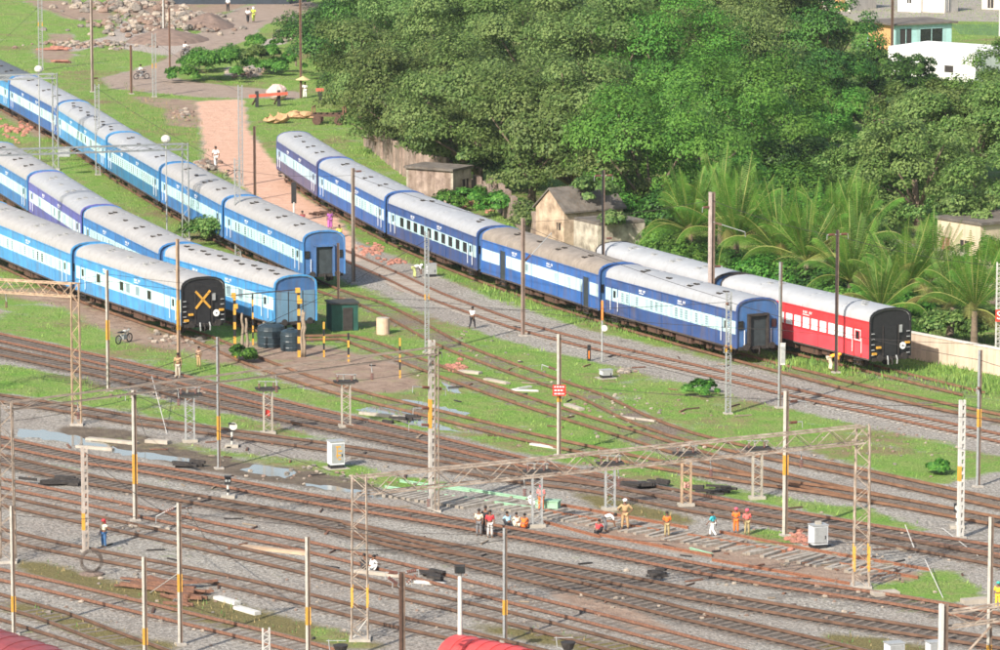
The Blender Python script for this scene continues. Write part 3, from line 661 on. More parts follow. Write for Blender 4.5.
def house(name, corner, d1px, L1, L2, h, wm_, rm, label, gable=0, wins=(), overh=.25, cat='building', wmat2=None):
    """corner px = nearest corner; wall 1 runs from corner towards d1px (pixel), wall 2 perpendicular away from the camera"""
    c = at(*corner); e = at(*d1px); d = (e-c).normalized(); n_ = Vector((-d.y, d.x, 0)); n_ = n_ if n_.y > 0 else -n_
    root = empty(name, c, math.atan2(d.y, d.x), label, cat); sy = 1 if Vector((-d.y,d.x,0)).dot(n_) > 0 else -1
    m = MB(); Y2 = sy*L2
    m.box((L1/2, 0, h/2-.1), (L1, .22, h+.2), wm_); m.build('front_wall', root)
    m = MB(); m.box((L1/2, Y2, h/2-.1), (L1, .22, h+.2), wm_); m.build('rear_wall', root)
    for x in (0, L1):
        m = MB(); m.box((x+(.11 if x == 0 else -.11), Y2/2, h/2-.1), (.22, L2-.22, h+.2), wmat2 or wm_)
        m.build('side_wall', root)
    m = MB()
    if gable:
        # ridge runs along the depth; gable faces the front
        y0, y1 = -sy*overh, Y2+sy*overh
        zz = h
        for s in (0, 1):
            xa, xb = (-.3, L1/2) if s == 0 else (L1+.3, L1/2)
            m.add([(xa,y0,zz-.12),(xb,y0,zz+gable),(xb,y1,zz+gable),(xa,y1,zz-.12),(xa,y0,zz+.02),(xb,y0,zz+gable+.14),(xb,y1,zz+gable+.14),(xa,y1,zz+.02)],[(0,1,2,3),(4,5,6,7),(0,1,5,4),(1,2,6,5),(2,3,7,6),(3,0,4,7)],rm)
        m.build('roof', root)
        for yy in (0, Y2):
            m = MB(); m.add([(0,yy-.1,h),(L1,yy-.1,h),(L1/2,yy-.1,h+gable-.02),(0,yy+.1,h),(L1,yy+.1,h),(L1/2,yy+.1,h+gable-.02)],[(0,1,2),(3,4,5),(0,1,4,3),(1,2,5,4),(2,0,3,5)],wm_)
            m.build('gable', root)
    else:
        m.box((L1/2, Y2/2, h+.13), (L1+2*overh, L2+2*overh, .2), rm); m.build('roof', root)
    for kind, x, z, w, hh, mt in wins:
        q = MB()
        if kind == 'side':
            q.box((-.02, sy*x, z), (.1,w,hh), mt); q.box((-.06, sy*x, z+hh/2), (.12,w+.2,.1), WHT)
        else:
            q.box((x, -sy*.1, z), (w,.1,hh), mt); q.box((x, -sy*.15, z+hh/2+.04), (w+.2,.14,.1), wm_); q.box((x, -sy*.17, z), (.06,.06,hh), wm_)
        q.build('door' if hh > 1.7 else 'window', root)
    return root
house('ruined_house', (537,249), (577,257), 3.9, 5.5, 3.4, PLAST, STONER, 'ruined gabled house with stained ochre plaster behind the brown roofed van', gable=1.6, wins=(('f',3.2,2.2,.5,.6,DARK),))
house('flat_roofed_hut', (575,262), (616,272), 3.7, 4, 3.3, PLASW, STONER, 'pale peeling flat roofed hut joined to the right of the gabled house', overh=.05)
house('ruined_hut', (452,205), (476,200), 3.0, 4.5, 2.9, PLASW, STONER, 'low ruined hut with a pale slab roof beneath the big trees', wins=(('f',2.0,1.2,.9,1.8,DARK),), wmat2=OLDW)
house('old_shed', (800,178), (842,182), 4.5, 5, 2.4, OLDW, mat('dark_tin_roof',(.10,.09,.09),.8,.3,1,stain=.4), 'shed with a dark tin roof between the bright tree and the palms', overh=.5)
house('beige_house', (938,262), (985,270), 5.0, 8, 3.4, mat('plain_beige_wall',(.52,.43,.31),.9,.12,.8,stain=.3), STONER, 'beige house half hidden by the large sage green tree at the right', wins=(('f',1.0,1.1,.9,2.0,BRICK),('f',3.2,1.6,1.0,1.0,DARK)))  # beige is the wall's own even colour, with stain
house('teal_hut', (894,51), (957,48), 7.8, 6.0, 3.0, TEAL, STONER, 'pale teal hut with an orange side wall and overhanging roof at upper right', wins=(('f',1.5,1.4,1.5,2.4,DARK),('f',5.0,1.5,3.0,2.0,GLASSD)), overh=.6, wmat2=ORN)
house('white_building', (974,82), (1040,72), 8, 11, 3.1, WHT, WHT, 'plain white flat roofed building at the upper right edge', wins=(('side',3.2,1.3,1.1,.8,DARK),('f',1.0,1.5,.3,2.2,GREYP)), overh=.03)
house('distant_house', (812,9), (862,12), 6, 6, 3.0, CRM, STONER, 'cream and brown distant house at the top edge, left of the teal hut', wins=(('f',1.2,1.2,.8,2.1,BRICK),('f',4.4,1.2,1.6,2.2,ORN)))
house('distant_house', (898,11), (922,12), 3.2, 5, 3.0, WHT, CRM, 'small white distant house directly behind the teal hut', wins=(('f',1.6,1.5,.6,.8,DARK),))
house('distant_house', (944,13), (968,10), 3.2, 6, 3.0, CRM, WHT, 'cream distant house with grey side at the top right', wins=(('f',.8,1.2,.8,2.0,GREYP),))
house('distant_house', (982,9), (1010,10), 4, 6, 2.8, CRM, WHT, 'distant house with a dark doorway in the top right corner', wins=(('f',1.2,1.2,.8,2.0,DARK),))
house('long_shed', (168,4), (300,4), 16, 6, 3.0, mat('dark_blue_black',(.03,.04,.055),.7,.2,1), mat('dark_blue_black',(.03,.04,.055)), 'long dark shed at the top edge behind the rubble', overh=.2)  # walls and roof share one blue-black colour
# concrete yard by the distant houses
m = MB(); P = [at(x,y,.004) for x,y in [(858,22),(905,20),(1010,22),(1010,-8),(790,-8),(820,4)]]; m.add(P,[tuple(range(6))],mat('grey_yard_paving',(.27,.24,.21),.9,.15,.5)); tag(m.build('pavement'), kind='structure')
m = MB(); P = [at(x,y,.008) for x,y in [(960,34),(1010,36),(1010,24),(950,24)]]; m.add(P,[tuple(range(4))],vg2); tag(m.build('lawn'), kind='structure')
# ================================================================ trees
def leafm(nm, c, c2, tr=.25):
    m = bpy.data.materials.new(nm); m.use_nodes = True; n = m.node_tree.nodes; l = m.node_tree.links; b = n['Principled BSDF']; b.inputs['Roughness'].default_value = .55; b.inputs['Specular IOR Level'].default_value = .25
    g = n.new('ShaderNodeNewGeometry'); z = n.new('ShaderNodeTexNoise'); z.inputs['Scale'].default_value = .55; z.inputs['Detail'].default_value = 3; l.new(g.outputs['Position'], z.inputs['Vector'])
    r = n.new('ShaderNodeValToRGB'); r.color_ramp.elements[0].color = (*c,1); r.color_ramp.elements[1].color = (*c2,1); r.color_ramp.elements[0].position=.35; r.color_ramp.elements[1].position=.65; l.new(z.outputs['Fac'], r.inputs['Fac']); oi = n.new('ShaderNodeObjectInfo'); hs = n.new('ShaderNodeHueSaturation'); mr = n.new('ShaderNodeMapRange'); mr.inputs[3].default_value = .485; mr.inputs[4].default_value = .515; l.new(oi.outputs['Random'], mr.inputs[0]); l.new(mr.outputs[0], hs.inputs['Hue']); m2_ = n.new('ShaderNodeMapRange'); m2_.inputs[3].default_value = .78; m2_.inputs[4].default_value = 1.28; l.new(oi.outputs['Random'], m2_.inputs[0]); l.new(m2_.outputs[0], hs.inputs['Value']); hs.inputs['Saturation'].default_value = 1.06; l.new(r.outputs[0], hs.inputs['Color']); r = hs; l.new(r.outputs[0], b.inputs['Base Color'])
    t = n.new('ShaderNodeBsdfTranslucent'); l.new(r.outputs[0], t.inputs['Color']); mx = n.new('ShaderNodeMixShader'); mx.inputs[0].default_value = tr; l.new(b.outputs[0], mx.inputs[1]); l.new(t.outputs[0], mx.inputs[2]); l.new(mx.outputs[0], n['Material Output'].inputs['Surface']); return m
LF = {
 'olive': [leafm('olive_leaf', (0.088,0.150,0.041), (0.118,0.181,0.052), .35), leafm('olive_leaf_light', (0.147,0.217,0.071), (0.189,0.253,0.087), .35), leafm('olive_leaf_deep', (0.053,0.102,0.030), (0.071,0.120,0.038), .35)],
 'bright': [leafm('bright_leaf', (0.062,0.160,0.029), (0.090,0.194,0.036), .35), leafm('bright_leaf_light', (0.106,0.234,0.043), (0.146,0.268,0.057), .35), leafm('bright_leaf_deep', (0.039,0.114,0.023), (0.056,0.137,0.029), .35)],
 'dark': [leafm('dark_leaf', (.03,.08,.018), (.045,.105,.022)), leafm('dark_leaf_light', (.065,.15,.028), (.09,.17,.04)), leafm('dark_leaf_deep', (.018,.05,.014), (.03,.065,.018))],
 'sage': [leafm('sage_leaf', (0.084,0.160,0.039), (0.118,0.188,0.049), .35), leafm('sage_leaf_light', (0.157,0.240,0.072), (0.202,0.280,0.093), .35), leafm('sage_leaf_deep', (0.050,0.103,0.029), (0.067,0.126,0.033), .35)],
}
BARK = mat('tree_bark', (.16,.12,.085), .9, .3, 3, bump=.4)
def foliage(c, R3, nl, nleaf, size, r_, flat=.35, low=-.35, lob=1.0):
    """leaf quads on lobes spread over an ellipsoid; returns verts, per-leaf lobe index"""
    cs, rs = [], []
    tries = 0
    while len(cs) < nl and tries < nl*30:
        tries += 1; v = r_.normal(size=3); v /= np.linalg.norm(v)
        if v[2] < low: continue
        f = .5 + .48*r_.random()**.7; p = v*f*np.array(R3); cs.append(p); rs.append((.15+.22*r_.random())*min(R3[0],R3[2])*(1.25-.3*f)*lob)
    cs = np.array(cs); rs = np.array(rs); w = rs**2; w /= w.sum(); li = r_.choice(len(cs), nleaf, p=w)
    v = r_.normal(size=(nleaf,3)); v[:,2] = np.abs(v[:,2])*.9 - .25*r_.random(nleaf) ; v /= np.linalg.norm(v,axis=1)[:,None]
    rad = rs[li]*(.70 + .42*r_.random(nleaf)**.9)*(1+.10*np.sin(v[:,0]*7+li)*np.cos(v[:,1]*6+li*2))
    p = cs[li] + v*rad[:,None]*np.array([1,1,.82]) + np.array(c)
    rd = (p-np.array(c))/np.array(R3); nrm = v*.7 + rd*.7 + r_.normal(size=(nleaf,3))*.36 + np.array([0,0,flat]); nrm /= np.linalg.norm(nrm,axis=1)[:,None]
    a = np.cross(nrm, r_.normal(size=(nleaf,3))); a /= np.linalg.norm(a,axis=1)[:,None]; b = np.cross(nrm, a)
    s = size*(.6+.8*r_.random(nleaf))[:,None]
    V = np.stack([p-a*s*.5, p-b*s*.33+nrm*s*.05, p+a*s*.5, p+b*s*.33+nrm*s*.05],1).reshape(-1,3)
    return V, li, cs, rs
def tree(x, y, h, r, kind, label, dens=1.0, size=.42, nl=None, group='trees behind the yard', low=-.8, name='broadleaf_tree'):
    o = at(x, y); seed = int(x*7+y*13); r_ = np.random.default_rng(seed); rr_ = random.Random(seed)
    root = empty(name, o, 0, label, 'tree', group); tz = h*.12
    cz = h*.50; Rz = h*.50; nl = nl or int(22+r*3.2); nle = int(dens*4600*(r/4)**2*1.3)
    V, li, cs, rs = foliage((0,0,cz), (r, r, Rz), nl, nle, size, r_, low=low)
    mi = (li*7 % 3 == 0).astype(int); q = r_.random(len(li)); mi[q < .28] = 1; mi[(q > .28)&(q < .42)] = 2; mi[(q>.42)&(li%3==1)] = 0
    npmesh('crown', V, np.arange(len(V)).reshape(-1,4), LF[kind], mi=mi, parent=root)
    t = MB(); rt = .022*h+.08; t.tube([(0,0,-.1),(rr_.uniform(-.2,.2),rr_.uniform(-.2,.2),tz*.6),(rr_.uniform(-.4,.4),rr_.uniform(-.4,.4),cz*.75)],[rt*1.25,rt,rt*.8],BARK,8)
    for k in range(6):
        c_ = cs[(k*5)%len(cs)]; t.tube([(0,0,tz*.9),(c_[0]*.45,c_[1]*.45,tz+(cz+c_[2]-tz)*.55),(c_[0],c_[1],cz+c_[2])],[rt*.6,rt*.35,.04],BARK,6)
    t.build('trunk', root, smooth=True); return root
TREES = [
 (384,156,10.5,5,'olive','olive green tree at the left end of the mossy wall'),
 (415,166,13,7,'olive','broad olive tree hanging over the middle of the mossy wall'),
 (478,190,13.5,7.5,'olive','large grey green tree above the low ruined hut'),
 (532,205,12,6,'olive','grey green tree leaning over the left side of the gabled house'),
 (575,205,13,6.5,'olive','tree rising directly behind the gabled house'),
 (362,120,11,5.2,'olive','sunlit tree at the left edge of the wood, above the rusty wagon frame'),
 (400,110,13,7,'olive','olive tree in the second row behind the mossy wall'),
 (465,128,14.5,8,'olive','tall olive tree in the second row above the low hut'),
 (540,135,15,8,'olive','tall olive tree near the middle of the wood'),
 (603,238,8.5,4.2,'olive','low olive tree overhanging the roof of the gabled house'),
 (463,186,7,3.6,'olive','low olive tree overhanging the ruined hut'),
 (610,150,15,7.5,'olive','tall olive tree with a pale bare branch in the middle of the wood'),
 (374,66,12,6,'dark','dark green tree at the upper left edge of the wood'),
 (395,50,13,7,'olive','olive tree in the back row near the top left of the wood'),
 (455,62,14,8,'olive','rounded olive tree in the back row of the wood, left of centre'),
 (525,72,14,8,'olive','rounded olive tree in the back row of the wood, at its centre'),
 (600,78,14,8,'olive','olive tree in the back row, right of centre of the wood'),
 (650,238,13,6.5,'bright','bright green tree standing behind the roof of the red coaches, left of the palms'),
 (618,218,11,4.5,'bright','smaller bright green tree beside the flat roofed hut'),
 (700,205,13.5,7.5,'bright','bright green feathery tree above the leftmost palm'),
 (760,185,12,6.5,'bright','bright green tree above the middle palms'),
 (668,150,14.5,7.5,'bright','fresh green tree in the middle of the wood between olive trees'),
 (735,140,14,7.5,'olive','mixed green tree above the bright ones, right of the wood centre'),
 (662,75,14,7,'bright','yellow green tree at the top middle of the wood'),
 (722,82,14,8,'olive','olive tree at the top of the wood right of centre'),
 (778,95,13,7.5,'olive','leafy tree at the top right part of the wood'),
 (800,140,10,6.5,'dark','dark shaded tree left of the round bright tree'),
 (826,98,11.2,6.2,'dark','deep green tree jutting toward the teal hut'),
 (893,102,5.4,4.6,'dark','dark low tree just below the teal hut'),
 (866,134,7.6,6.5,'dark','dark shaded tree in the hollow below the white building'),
 (843,168,7.2,5,'bright','round bright yellow green tree above the dark tin roof'),
 (762,40,12,7,'olive','olive tree at the top edge near the distant houses'),
 (930,176,8.8,6,'sage','sage green tree below the white building'),
 (972,190,10.2,7,'sage','large sage green tree filling the right side'),
 (1018,184,10.8,7,'sage','sage green tree cut by the right edge'),
 (918,225,10,5.5,'sage','pale leafy tree above the stained wall at the right'),
 (1004,258,9,5,'sage','leafy tree at the right edge above the low grey wall'),
 (872,212,7.5,4.5,'sage','small grey green tree above the palms, right of the tin roof'),
 (996,110,7,3.5,'bright','small tree in front of the white building at the right edge'),
 (640,20,12,8,'olive','olive tree top just inside the upper edge of the picture, centre'),
 (560,14,12,8,'olive','olive tree top at the upper edge, left of centre'),
 (480,8,12,8,'olive','tree top at the upper edge above the left wood'),
 (410,-2,12,6.5,'dark','dark tree top at the upper edge, leftmost of the back row'),
 (718,14,11,8,'olive','tree top at the upper edge, right of centre'),
]
for x, y, h, r, k, lb in TREES: tree(x, y, h, r, k, lb, dens=1.25 if y > 60 else .9, size=.27 if k != 'bright' else .24)
def bush(x, y, h, r, kind, label, name='bush', size=.3, n=900):
    o = at(x,y); r_ = np.random.default_rng(int(x*3+y)); V, li, cs, rs = foliage((0,0,h*.42),(r*.8,r*.8,h*.6),14,n,size,r_,low=-.2,lob=1.9)
    V[:,2] = np.maximum(V[:,2], .02)
    ob = npmesh(name, V, np.arange(len(V)).reshape(-1,4), LF[kind], mi=(r_.random(len(li))*3).astype(int)); ob.location = o; tag(ob, label, 'bush', 'bushes around the yard'); return ob
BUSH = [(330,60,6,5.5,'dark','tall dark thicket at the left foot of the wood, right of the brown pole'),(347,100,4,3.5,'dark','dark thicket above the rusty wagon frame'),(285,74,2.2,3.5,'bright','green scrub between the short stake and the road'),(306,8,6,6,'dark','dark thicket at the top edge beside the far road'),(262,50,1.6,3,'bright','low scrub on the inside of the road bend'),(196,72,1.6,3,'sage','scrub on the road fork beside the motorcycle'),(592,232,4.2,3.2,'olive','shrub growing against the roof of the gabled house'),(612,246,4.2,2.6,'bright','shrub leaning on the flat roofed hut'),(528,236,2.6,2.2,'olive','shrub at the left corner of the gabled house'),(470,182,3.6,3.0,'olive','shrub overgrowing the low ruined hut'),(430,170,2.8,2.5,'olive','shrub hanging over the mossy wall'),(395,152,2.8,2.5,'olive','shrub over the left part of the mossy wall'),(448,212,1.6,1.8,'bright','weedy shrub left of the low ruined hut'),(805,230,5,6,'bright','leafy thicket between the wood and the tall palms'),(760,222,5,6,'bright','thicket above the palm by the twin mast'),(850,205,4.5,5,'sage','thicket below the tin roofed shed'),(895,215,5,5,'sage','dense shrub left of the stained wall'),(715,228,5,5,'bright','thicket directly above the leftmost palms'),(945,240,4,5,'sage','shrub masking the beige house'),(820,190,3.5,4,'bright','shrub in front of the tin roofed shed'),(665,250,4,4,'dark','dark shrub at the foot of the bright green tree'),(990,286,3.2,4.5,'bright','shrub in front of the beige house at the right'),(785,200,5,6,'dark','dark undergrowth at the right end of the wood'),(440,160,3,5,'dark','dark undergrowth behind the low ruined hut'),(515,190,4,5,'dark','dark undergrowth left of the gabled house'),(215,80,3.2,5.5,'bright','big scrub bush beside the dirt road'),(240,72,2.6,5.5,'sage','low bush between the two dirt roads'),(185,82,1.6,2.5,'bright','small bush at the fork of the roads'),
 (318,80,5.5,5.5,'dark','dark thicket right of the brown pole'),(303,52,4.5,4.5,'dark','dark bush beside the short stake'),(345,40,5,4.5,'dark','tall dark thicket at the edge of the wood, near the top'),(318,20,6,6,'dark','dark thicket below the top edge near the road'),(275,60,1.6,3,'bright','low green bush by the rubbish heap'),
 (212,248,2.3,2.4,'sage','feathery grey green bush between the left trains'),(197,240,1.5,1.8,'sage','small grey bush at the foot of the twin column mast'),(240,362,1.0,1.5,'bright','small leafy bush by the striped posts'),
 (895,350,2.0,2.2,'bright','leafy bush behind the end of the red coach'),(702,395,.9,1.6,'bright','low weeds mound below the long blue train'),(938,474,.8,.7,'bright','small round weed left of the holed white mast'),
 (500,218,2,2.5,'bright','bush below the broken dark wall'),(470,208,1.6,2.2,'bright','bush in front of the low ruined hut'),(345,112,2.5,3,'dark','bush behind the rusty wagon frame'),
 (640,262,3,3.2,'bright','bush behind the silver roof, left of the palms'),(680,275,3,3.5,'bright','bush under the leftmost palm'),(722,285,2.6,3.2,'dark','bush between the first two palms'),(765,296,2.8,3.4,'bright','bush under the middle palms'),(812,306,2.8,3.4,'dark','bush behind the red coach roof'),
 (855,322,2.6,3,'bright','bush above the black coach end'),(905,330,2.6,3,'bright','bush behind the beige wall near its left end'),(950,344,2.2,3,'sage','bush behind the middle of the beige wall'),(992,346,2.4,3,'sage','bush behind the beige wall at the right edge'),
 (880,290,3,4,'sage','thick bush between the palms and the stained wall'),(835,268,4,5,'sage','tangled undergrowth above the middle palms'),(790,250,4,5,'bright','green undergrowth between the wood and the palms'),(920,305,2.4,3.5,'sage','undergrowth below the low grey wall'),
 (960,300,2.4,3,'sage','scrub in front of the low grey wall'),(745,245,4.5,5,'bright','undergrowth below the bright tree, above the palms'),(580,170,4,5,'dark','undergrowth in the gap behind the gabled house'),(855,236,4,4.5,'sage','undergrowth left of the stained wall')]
for x,y,h,r,k,lb in BUSH: bush(x,y,h,r,k,lb,n=int(520*max(1,r)**1.6+300),size=.26)
def creeper(x, y, z, r, h, label):
    o = bush(x, y, h, r, 'olive', label, name='creeper', n=int(500*r**1.5)); o.location.z = z; tag(o, None, 'creeper')
creeper(592, 253, 3.9, 2.3, 2.0, 'creeper smothering the roof of the gabled house')
creeper(612, 267, 3.0, 1.5, 1.3, 'creeper on the back of the flat roofed hut')
creeper(470, 197, 2.7, 2.0, 1.6, 'creeper over the roof of the low ruined hut')
creeper(958, 258, 3.0, 2.6, 1.8, 'creeper on the beige house roof')
# palms
FR = [leafm('palm_frond', (.075,.165,.028), (.13,.245,.045), .35), leafm('palm_frond_dry', (.19,.18,.06), (.26,.22,.08), .2)]
RACH = mat('palm_midrib', (.20,.22,.055), .6, .2, 2)
def frond_mesh(L, lift, droop, seed):
    r_ = random.Random(seed); pts = []; V = []; Fc = []; M = []
    n = 40
    for i in range(n+1):
        t = i/n; x = L*(t*.55 + .45*math.sin(t*1.5)/1.5)*math.cos(lift)*1.1; z = L*t*math.sin(lift) - droop*L*t**2.4; pts.append(Vector((x,0,z)))
    for i in range(4, n):
        t = i/n; p = pts[i]; d = (pts[i+1]-pts[i]).normalized(); ll = L*.19*math.sin(math.pi*min(1,t*.92+.08))**.6*(1 if t < .9 else .6)
        for s in (-1,1):
            w = .021*(L/5); e = p + Vector((d.x*.55, s*.62, d.z*.5-.50))*ll*r_.uniform(.85,1.1); mid = (p+e)/2 + Vector((0,0,.06*ll)); k = len(V)
            V += [p - d*w, p + d*w, mid + d*w*.9, e, mid - d*w*.9]; Fc += [(k,k+1,k+2,k+4),(k+4,k+2,k+3)]; M += [0,0]
    k = len(V); 
    for i in range(n+1):
        w = .045*(1-i/n)+.008
        V += [pts[i]+Vector((0,-w,0)), pts[i]+Vector((0,w,0)), pts[i]+Vector((0,0,w*1.5))]
    for i in range(n):
        for a, b in ((0,1),(1,2),(2,0)): Fc.append((k+3*i+a,k+3*i+b,k+3*i+3+b,k+3*i+3+a)); M.append(1)
    return V, Fc, M
FM = []
for i, (lf, dr) in enumerate([(1.32,.10),(1.15,.20),(.95,.38),(.7,.55),(.35,.62),(1.4,.05)]):
    for v in range(2):
        V, Fc, M = frond_mesh(5.2+.5*v, lf, dr, i*2+v); me = bpy.data.meshes.new('frond'); me.from_pydata([tuple(q) for q in V], [], Fc); me.materials.append(FR[0]); me.materials.append(RACH); me.polygons.foreach_set('material_index', M); me.update(); FM.append(me)
    if i in (3,4):
        me2 = FM[-1].copy(); me2.materials[0] = FR[1]; FM.append(me2)
def palm(x, y, th, sc_, nf, label, lean=0):
    th += .3; sc_ *= 1.18; o = at(x,y); rr_ = random.Random(int(x*11)); root = empty('palm_tree', o, 0, label, 'palm tree', 'palms behind the red coaches')
    t = MB(); top = Vector((lean, 0, th)); P_ = [(lean*(i/6)**1.5, 0, th*i/6-.1) for i in range(7)]; t.tube(P_, [.30-.12*i/6+.02*(i%2) for i in range(7)], BARK, 9); t.build('trunk', root, smooth=True)
    nf = int(nf*1.75)
    for k in range(nf):
        t_ = k/nf; idx = 0 if t_ < .22 else 2 if t_ < .52 else 4 if t_ < .78 else 6 if t_ < .93 else 9
        me = FM[min(len(FM)-1, idx + (k%2 if idx < 6 else k%3))]; f = bpy.data.objects.new('frond', me); COL.objects.link(f); f.parent = root; f.location = top*1.0
        f.rotation_euler = (rr_.uniform(-.28,.28), rr_.uniform(-.22,.22), k*2.4+rr_.uniform(-.5,.5)); s = sc_*rr_.uniform(.75,1.0); f.scale = (s,s,s)
for a in [(690,276,3.0,1.12,17,'leftmost palm, standing behind the silver roof'),(736,286,3.2,1.15,17,'palm behind the tall twin mast with the bracket arm'),(776,292,2.4,1.15,16,'palm with yellow midribs, left of the thin brown crossarm pole',.3),
 (806,300,2.6,1.1,16,'tall upright palm directly above the middle of the red coach'),(850,314,2.0,1.05,15,'palm right of the dark pole with crossarms'),(898,322,1.6,1.1,15,'palm above the black coach end',.4),
 (930,318,2.4,1.0,14,'palm with dry hanging fronds left of the low grey wall'),(974,352,2.6,1.05,14,'slender palm rising behind the beige wall'),(1012,338,2.6,1.0,14,'palm cut off by the right edge'),
 (720,262,3.2,1.05,13,'slim palm in the second row behind the twin mast'),(828,282,3.0,1.05,13,'palm in the second row above the red coach',.3),(950,336,1.8,.9,12,'low palm crowding the beige wall',.2),(880,334,1.4,.9,12,'low bushy palm beside the black coach end'),(862,285,3.0,1.05,14,'palm in the second row above the others',-.3)]: palm(*a)
# ================================================================ masts
def base_h(x, yb, yt): p = at(x, yb); return p, zat(p, yt)
def lace(m, z0, z1, w, dx, mt, n=None, th=.03):
    n = n or max(3, int((z1-z0)/(w*1.3)))
    for k in range(n):
        a, b = z0+(z1-z0)*k/n, z0+(z1-z0)*(k+1)/n; s = 1 if k % 2 else -1
        m.bar((-dx*s, -w/2, a), (dx*s, -w/2, b), th, mt); m.bar((dx*s, w/2, a), (-dx*s, w/2, b), th, mt)
def mast(x, yb, yt, kind, label, band=None, rz=0.35, arm=None, mt=None, w=.24, foot=True, x2=None, group='overhead line masts', arms=(), name='line_mast', cat='mast'):
    p, h = base_h(x, yb, yt); w *= .70 if kind in ('I','C') else .85; root = empty(name, p, rz, label, cat, group); mt = mt or {'I': GREYP, 'L2': GALV, 'holes': WHITE, 'rail': RUSTD, 'tube': WHITE, 'C': mat('cream_mast_paint',(.50,.47,.41),.8,.15,2,stain=.4)}[kind]
    m = MB()
    if kind in ('I', 'C', 'rail'):
        m.box((-w*.36, 0, h/2), (w*.42, w*.8, h), mt); m.box((w*.5, 0, h/2), (.025, w*.7, h), WEB); m.box((0, 0, h/2), (w, .03, h), WEB)  # pale left flange; right flange and web coloured dark for the shaded side
    elif kind == 'L2':
        for s in (-1,1): m.box((s*w*.62, 0, h/2), (.05, w*.55, h), mt)
        lace(m, .1, h-.1, w*.5, w*.62, mt)
    elif kind == 'holes':
        m.box((-w*.62,0,h/2),(w*.75,w,h),mt); m.box((w*.62,0,h/2),(.06,w,h),mt); n_ = int(h/.42)
        for k in range(n_): m.box((w*.18,0,(k+.5)*h/n_),(w*.95,w*.9,h/n_*.42),mt)
    else: m.tube([(0,0,0),(0,0,h)],[w*.6,w*.5],mt,10)
    m.build('shaft', root)
    if band:
        z0, z1 = zat(p, band[1]), zat(p, band[0]); b = MB()
        if kind in ('L2',): 
            for s in (-1,1): b.box((s*w*.62,0,(z0+z1)/2),(.062,w*.57,z1-z0),YEL)
        elif kind == 'holes': b.box((-w*.62,0,(z0+z1)/2),(w*.78,w*1.04,z1-z0),YEL)
        else:
            b.box((-w*.36,0,(z0+z1)/2),(w*.42+.012,w*.8+.012,z1-z0),YEL); b.box((w*.5+.004,0,(z0+z1)/2),(.035,w*.7+.01,z1-z0),YEL)
        b.build('yellow_band', root)
    if foot:
        f = MB(); f.box((0,0,.0),(.5,.5,.2),CONC); f.build('footing', root)
    for (z, L, up_, ang) in arms:
        a = MB(); c, s = math.cos(ang), math.sin(ang); q = lambda r, zz: (r*c, r*s, zz)
        a.tube([q(.1,h*z), q(L,h*z+up_)], .028, GALV, 6)
        ab = a.build('bracket_arm', root)
        a = MB(); 
        for k in range(5): a.tube([q(.25+.09*k,h*z+up_*(.25+.09*k)/L), q(.29+.09*k,h*z+up_*(.29+.09*k)/L)], .085, PORC, 8)
        a.build('insulator', ab)
        a = MB(); a.tube([q(L,h*z+up_), q(L+.02,h*z+up_-.35)], .02, GALV, 5); a.build('wire_clamp', ab)
    return root, p, h
A = lambda z, L, up_, a: (z, L, up_, a)
WEB = mat('shade_brown_web',(.16,.115,.09),.85,.3,2)  # brown that paints the shade on the masts' right side
NE, E_, SW, NW = .9, .1, -2.2, 2.4
mast(108.5,391,270,'I','brown and white mast with a long yellow band below the azure coach',(320,340),mt=mat('cream_mast_paint',(.50,.47,.41)),w=.26)
mast(179,377,239,'I','tan mast standing in front of the coach with the yellow cross',(300,330),mt=mat('tan_mast_paint',(.42,.29,.19),.8,.2,3),w=.27)
mast(135.5,521,390,'C','tall white mast with yellow band between the long puddle and lower tracks',(454,484),w=.30,arms=[A(.97,1.3,.2,SW)])
mast(219,469,337,'I','slim grey mast beside the dwarf signal at the left',(416,440),w=.22)
mast(86,552,447,'holes','white and rust mast with a coil of wire hung at its foot',(513,530),w=.22,mt=mat('rusty_white_mast',(.40,.35,.31),.8,.3,1.5,stain=.7))
mast(559,456,334,'I','mast carrying the red notice board',(392,402),mt=mat('cream_mast_paint',(.50,.47,.41)),w=.28,arms=[A(.70,1.1,.3,NW)])
mast(523,336,218,'rail','mast with rusty upper half below the brown roofed van',mt=mat('rust_over_grey_paint',(.27,.20,.17),.8,.3,.4),w=.26,arms=[A(.62,2.6,1.9,.35)])
mast(353.5,283,168,'rail','rusty brown mast beside the open gangway of the far left train',mt=mat('brown_grey_paint',(.27,.22,.18),.8,.3,.4),w=.26,arms=[A(.97,.9,0,0)])
mast(427,353,231,'L2','grey lattice mast between the clean track and the grassy tracks',(294,300),w=.25)
mast(728,414,292,'L2','grey lattice mast in the grass before the end of the dark blue train',(345,352),w=.3,arms=[A(.9,1.0,.2,SW),A(.55,1.2,.15,SW)])
mast(779.5,408,262,'C','tall mast with a white box in front of the gap between blue and red coaches',w=.24,mt=GREYP)
mast(785,536,391,'C','mast with yellow band standing behind the orange clothed workers',(455,475),w=.32,arms=[A(.93,1.2,-.1,E_),A(.78,1.0,0,E_)])
mast(960.5,538,400,'holes','white concrete mast with a ladder of holes at the right',(466,481),w=.23)
mast(978,487,350,'I','slim grey mast with a yellow band in the grass at the right',(409,427),w=.26,arms=[A(.72,1.0,.2,SW)])
mast(432.5,510,340,'holes','thick banded column with many brackets right of the long puddles, yellow in its middle',(399,428),w=.25,mt=mat('banded_column_paint',(.42,.40,.37),.8,.3,2,stain=.8),arms=[A(.72,1.3,.2,3.4),A(.72,1.0,-.2,.4),A(.6,1.2,.1,3.3),A(.9,.8,.2,.5),A(.5,1.4,.15,3.2)])
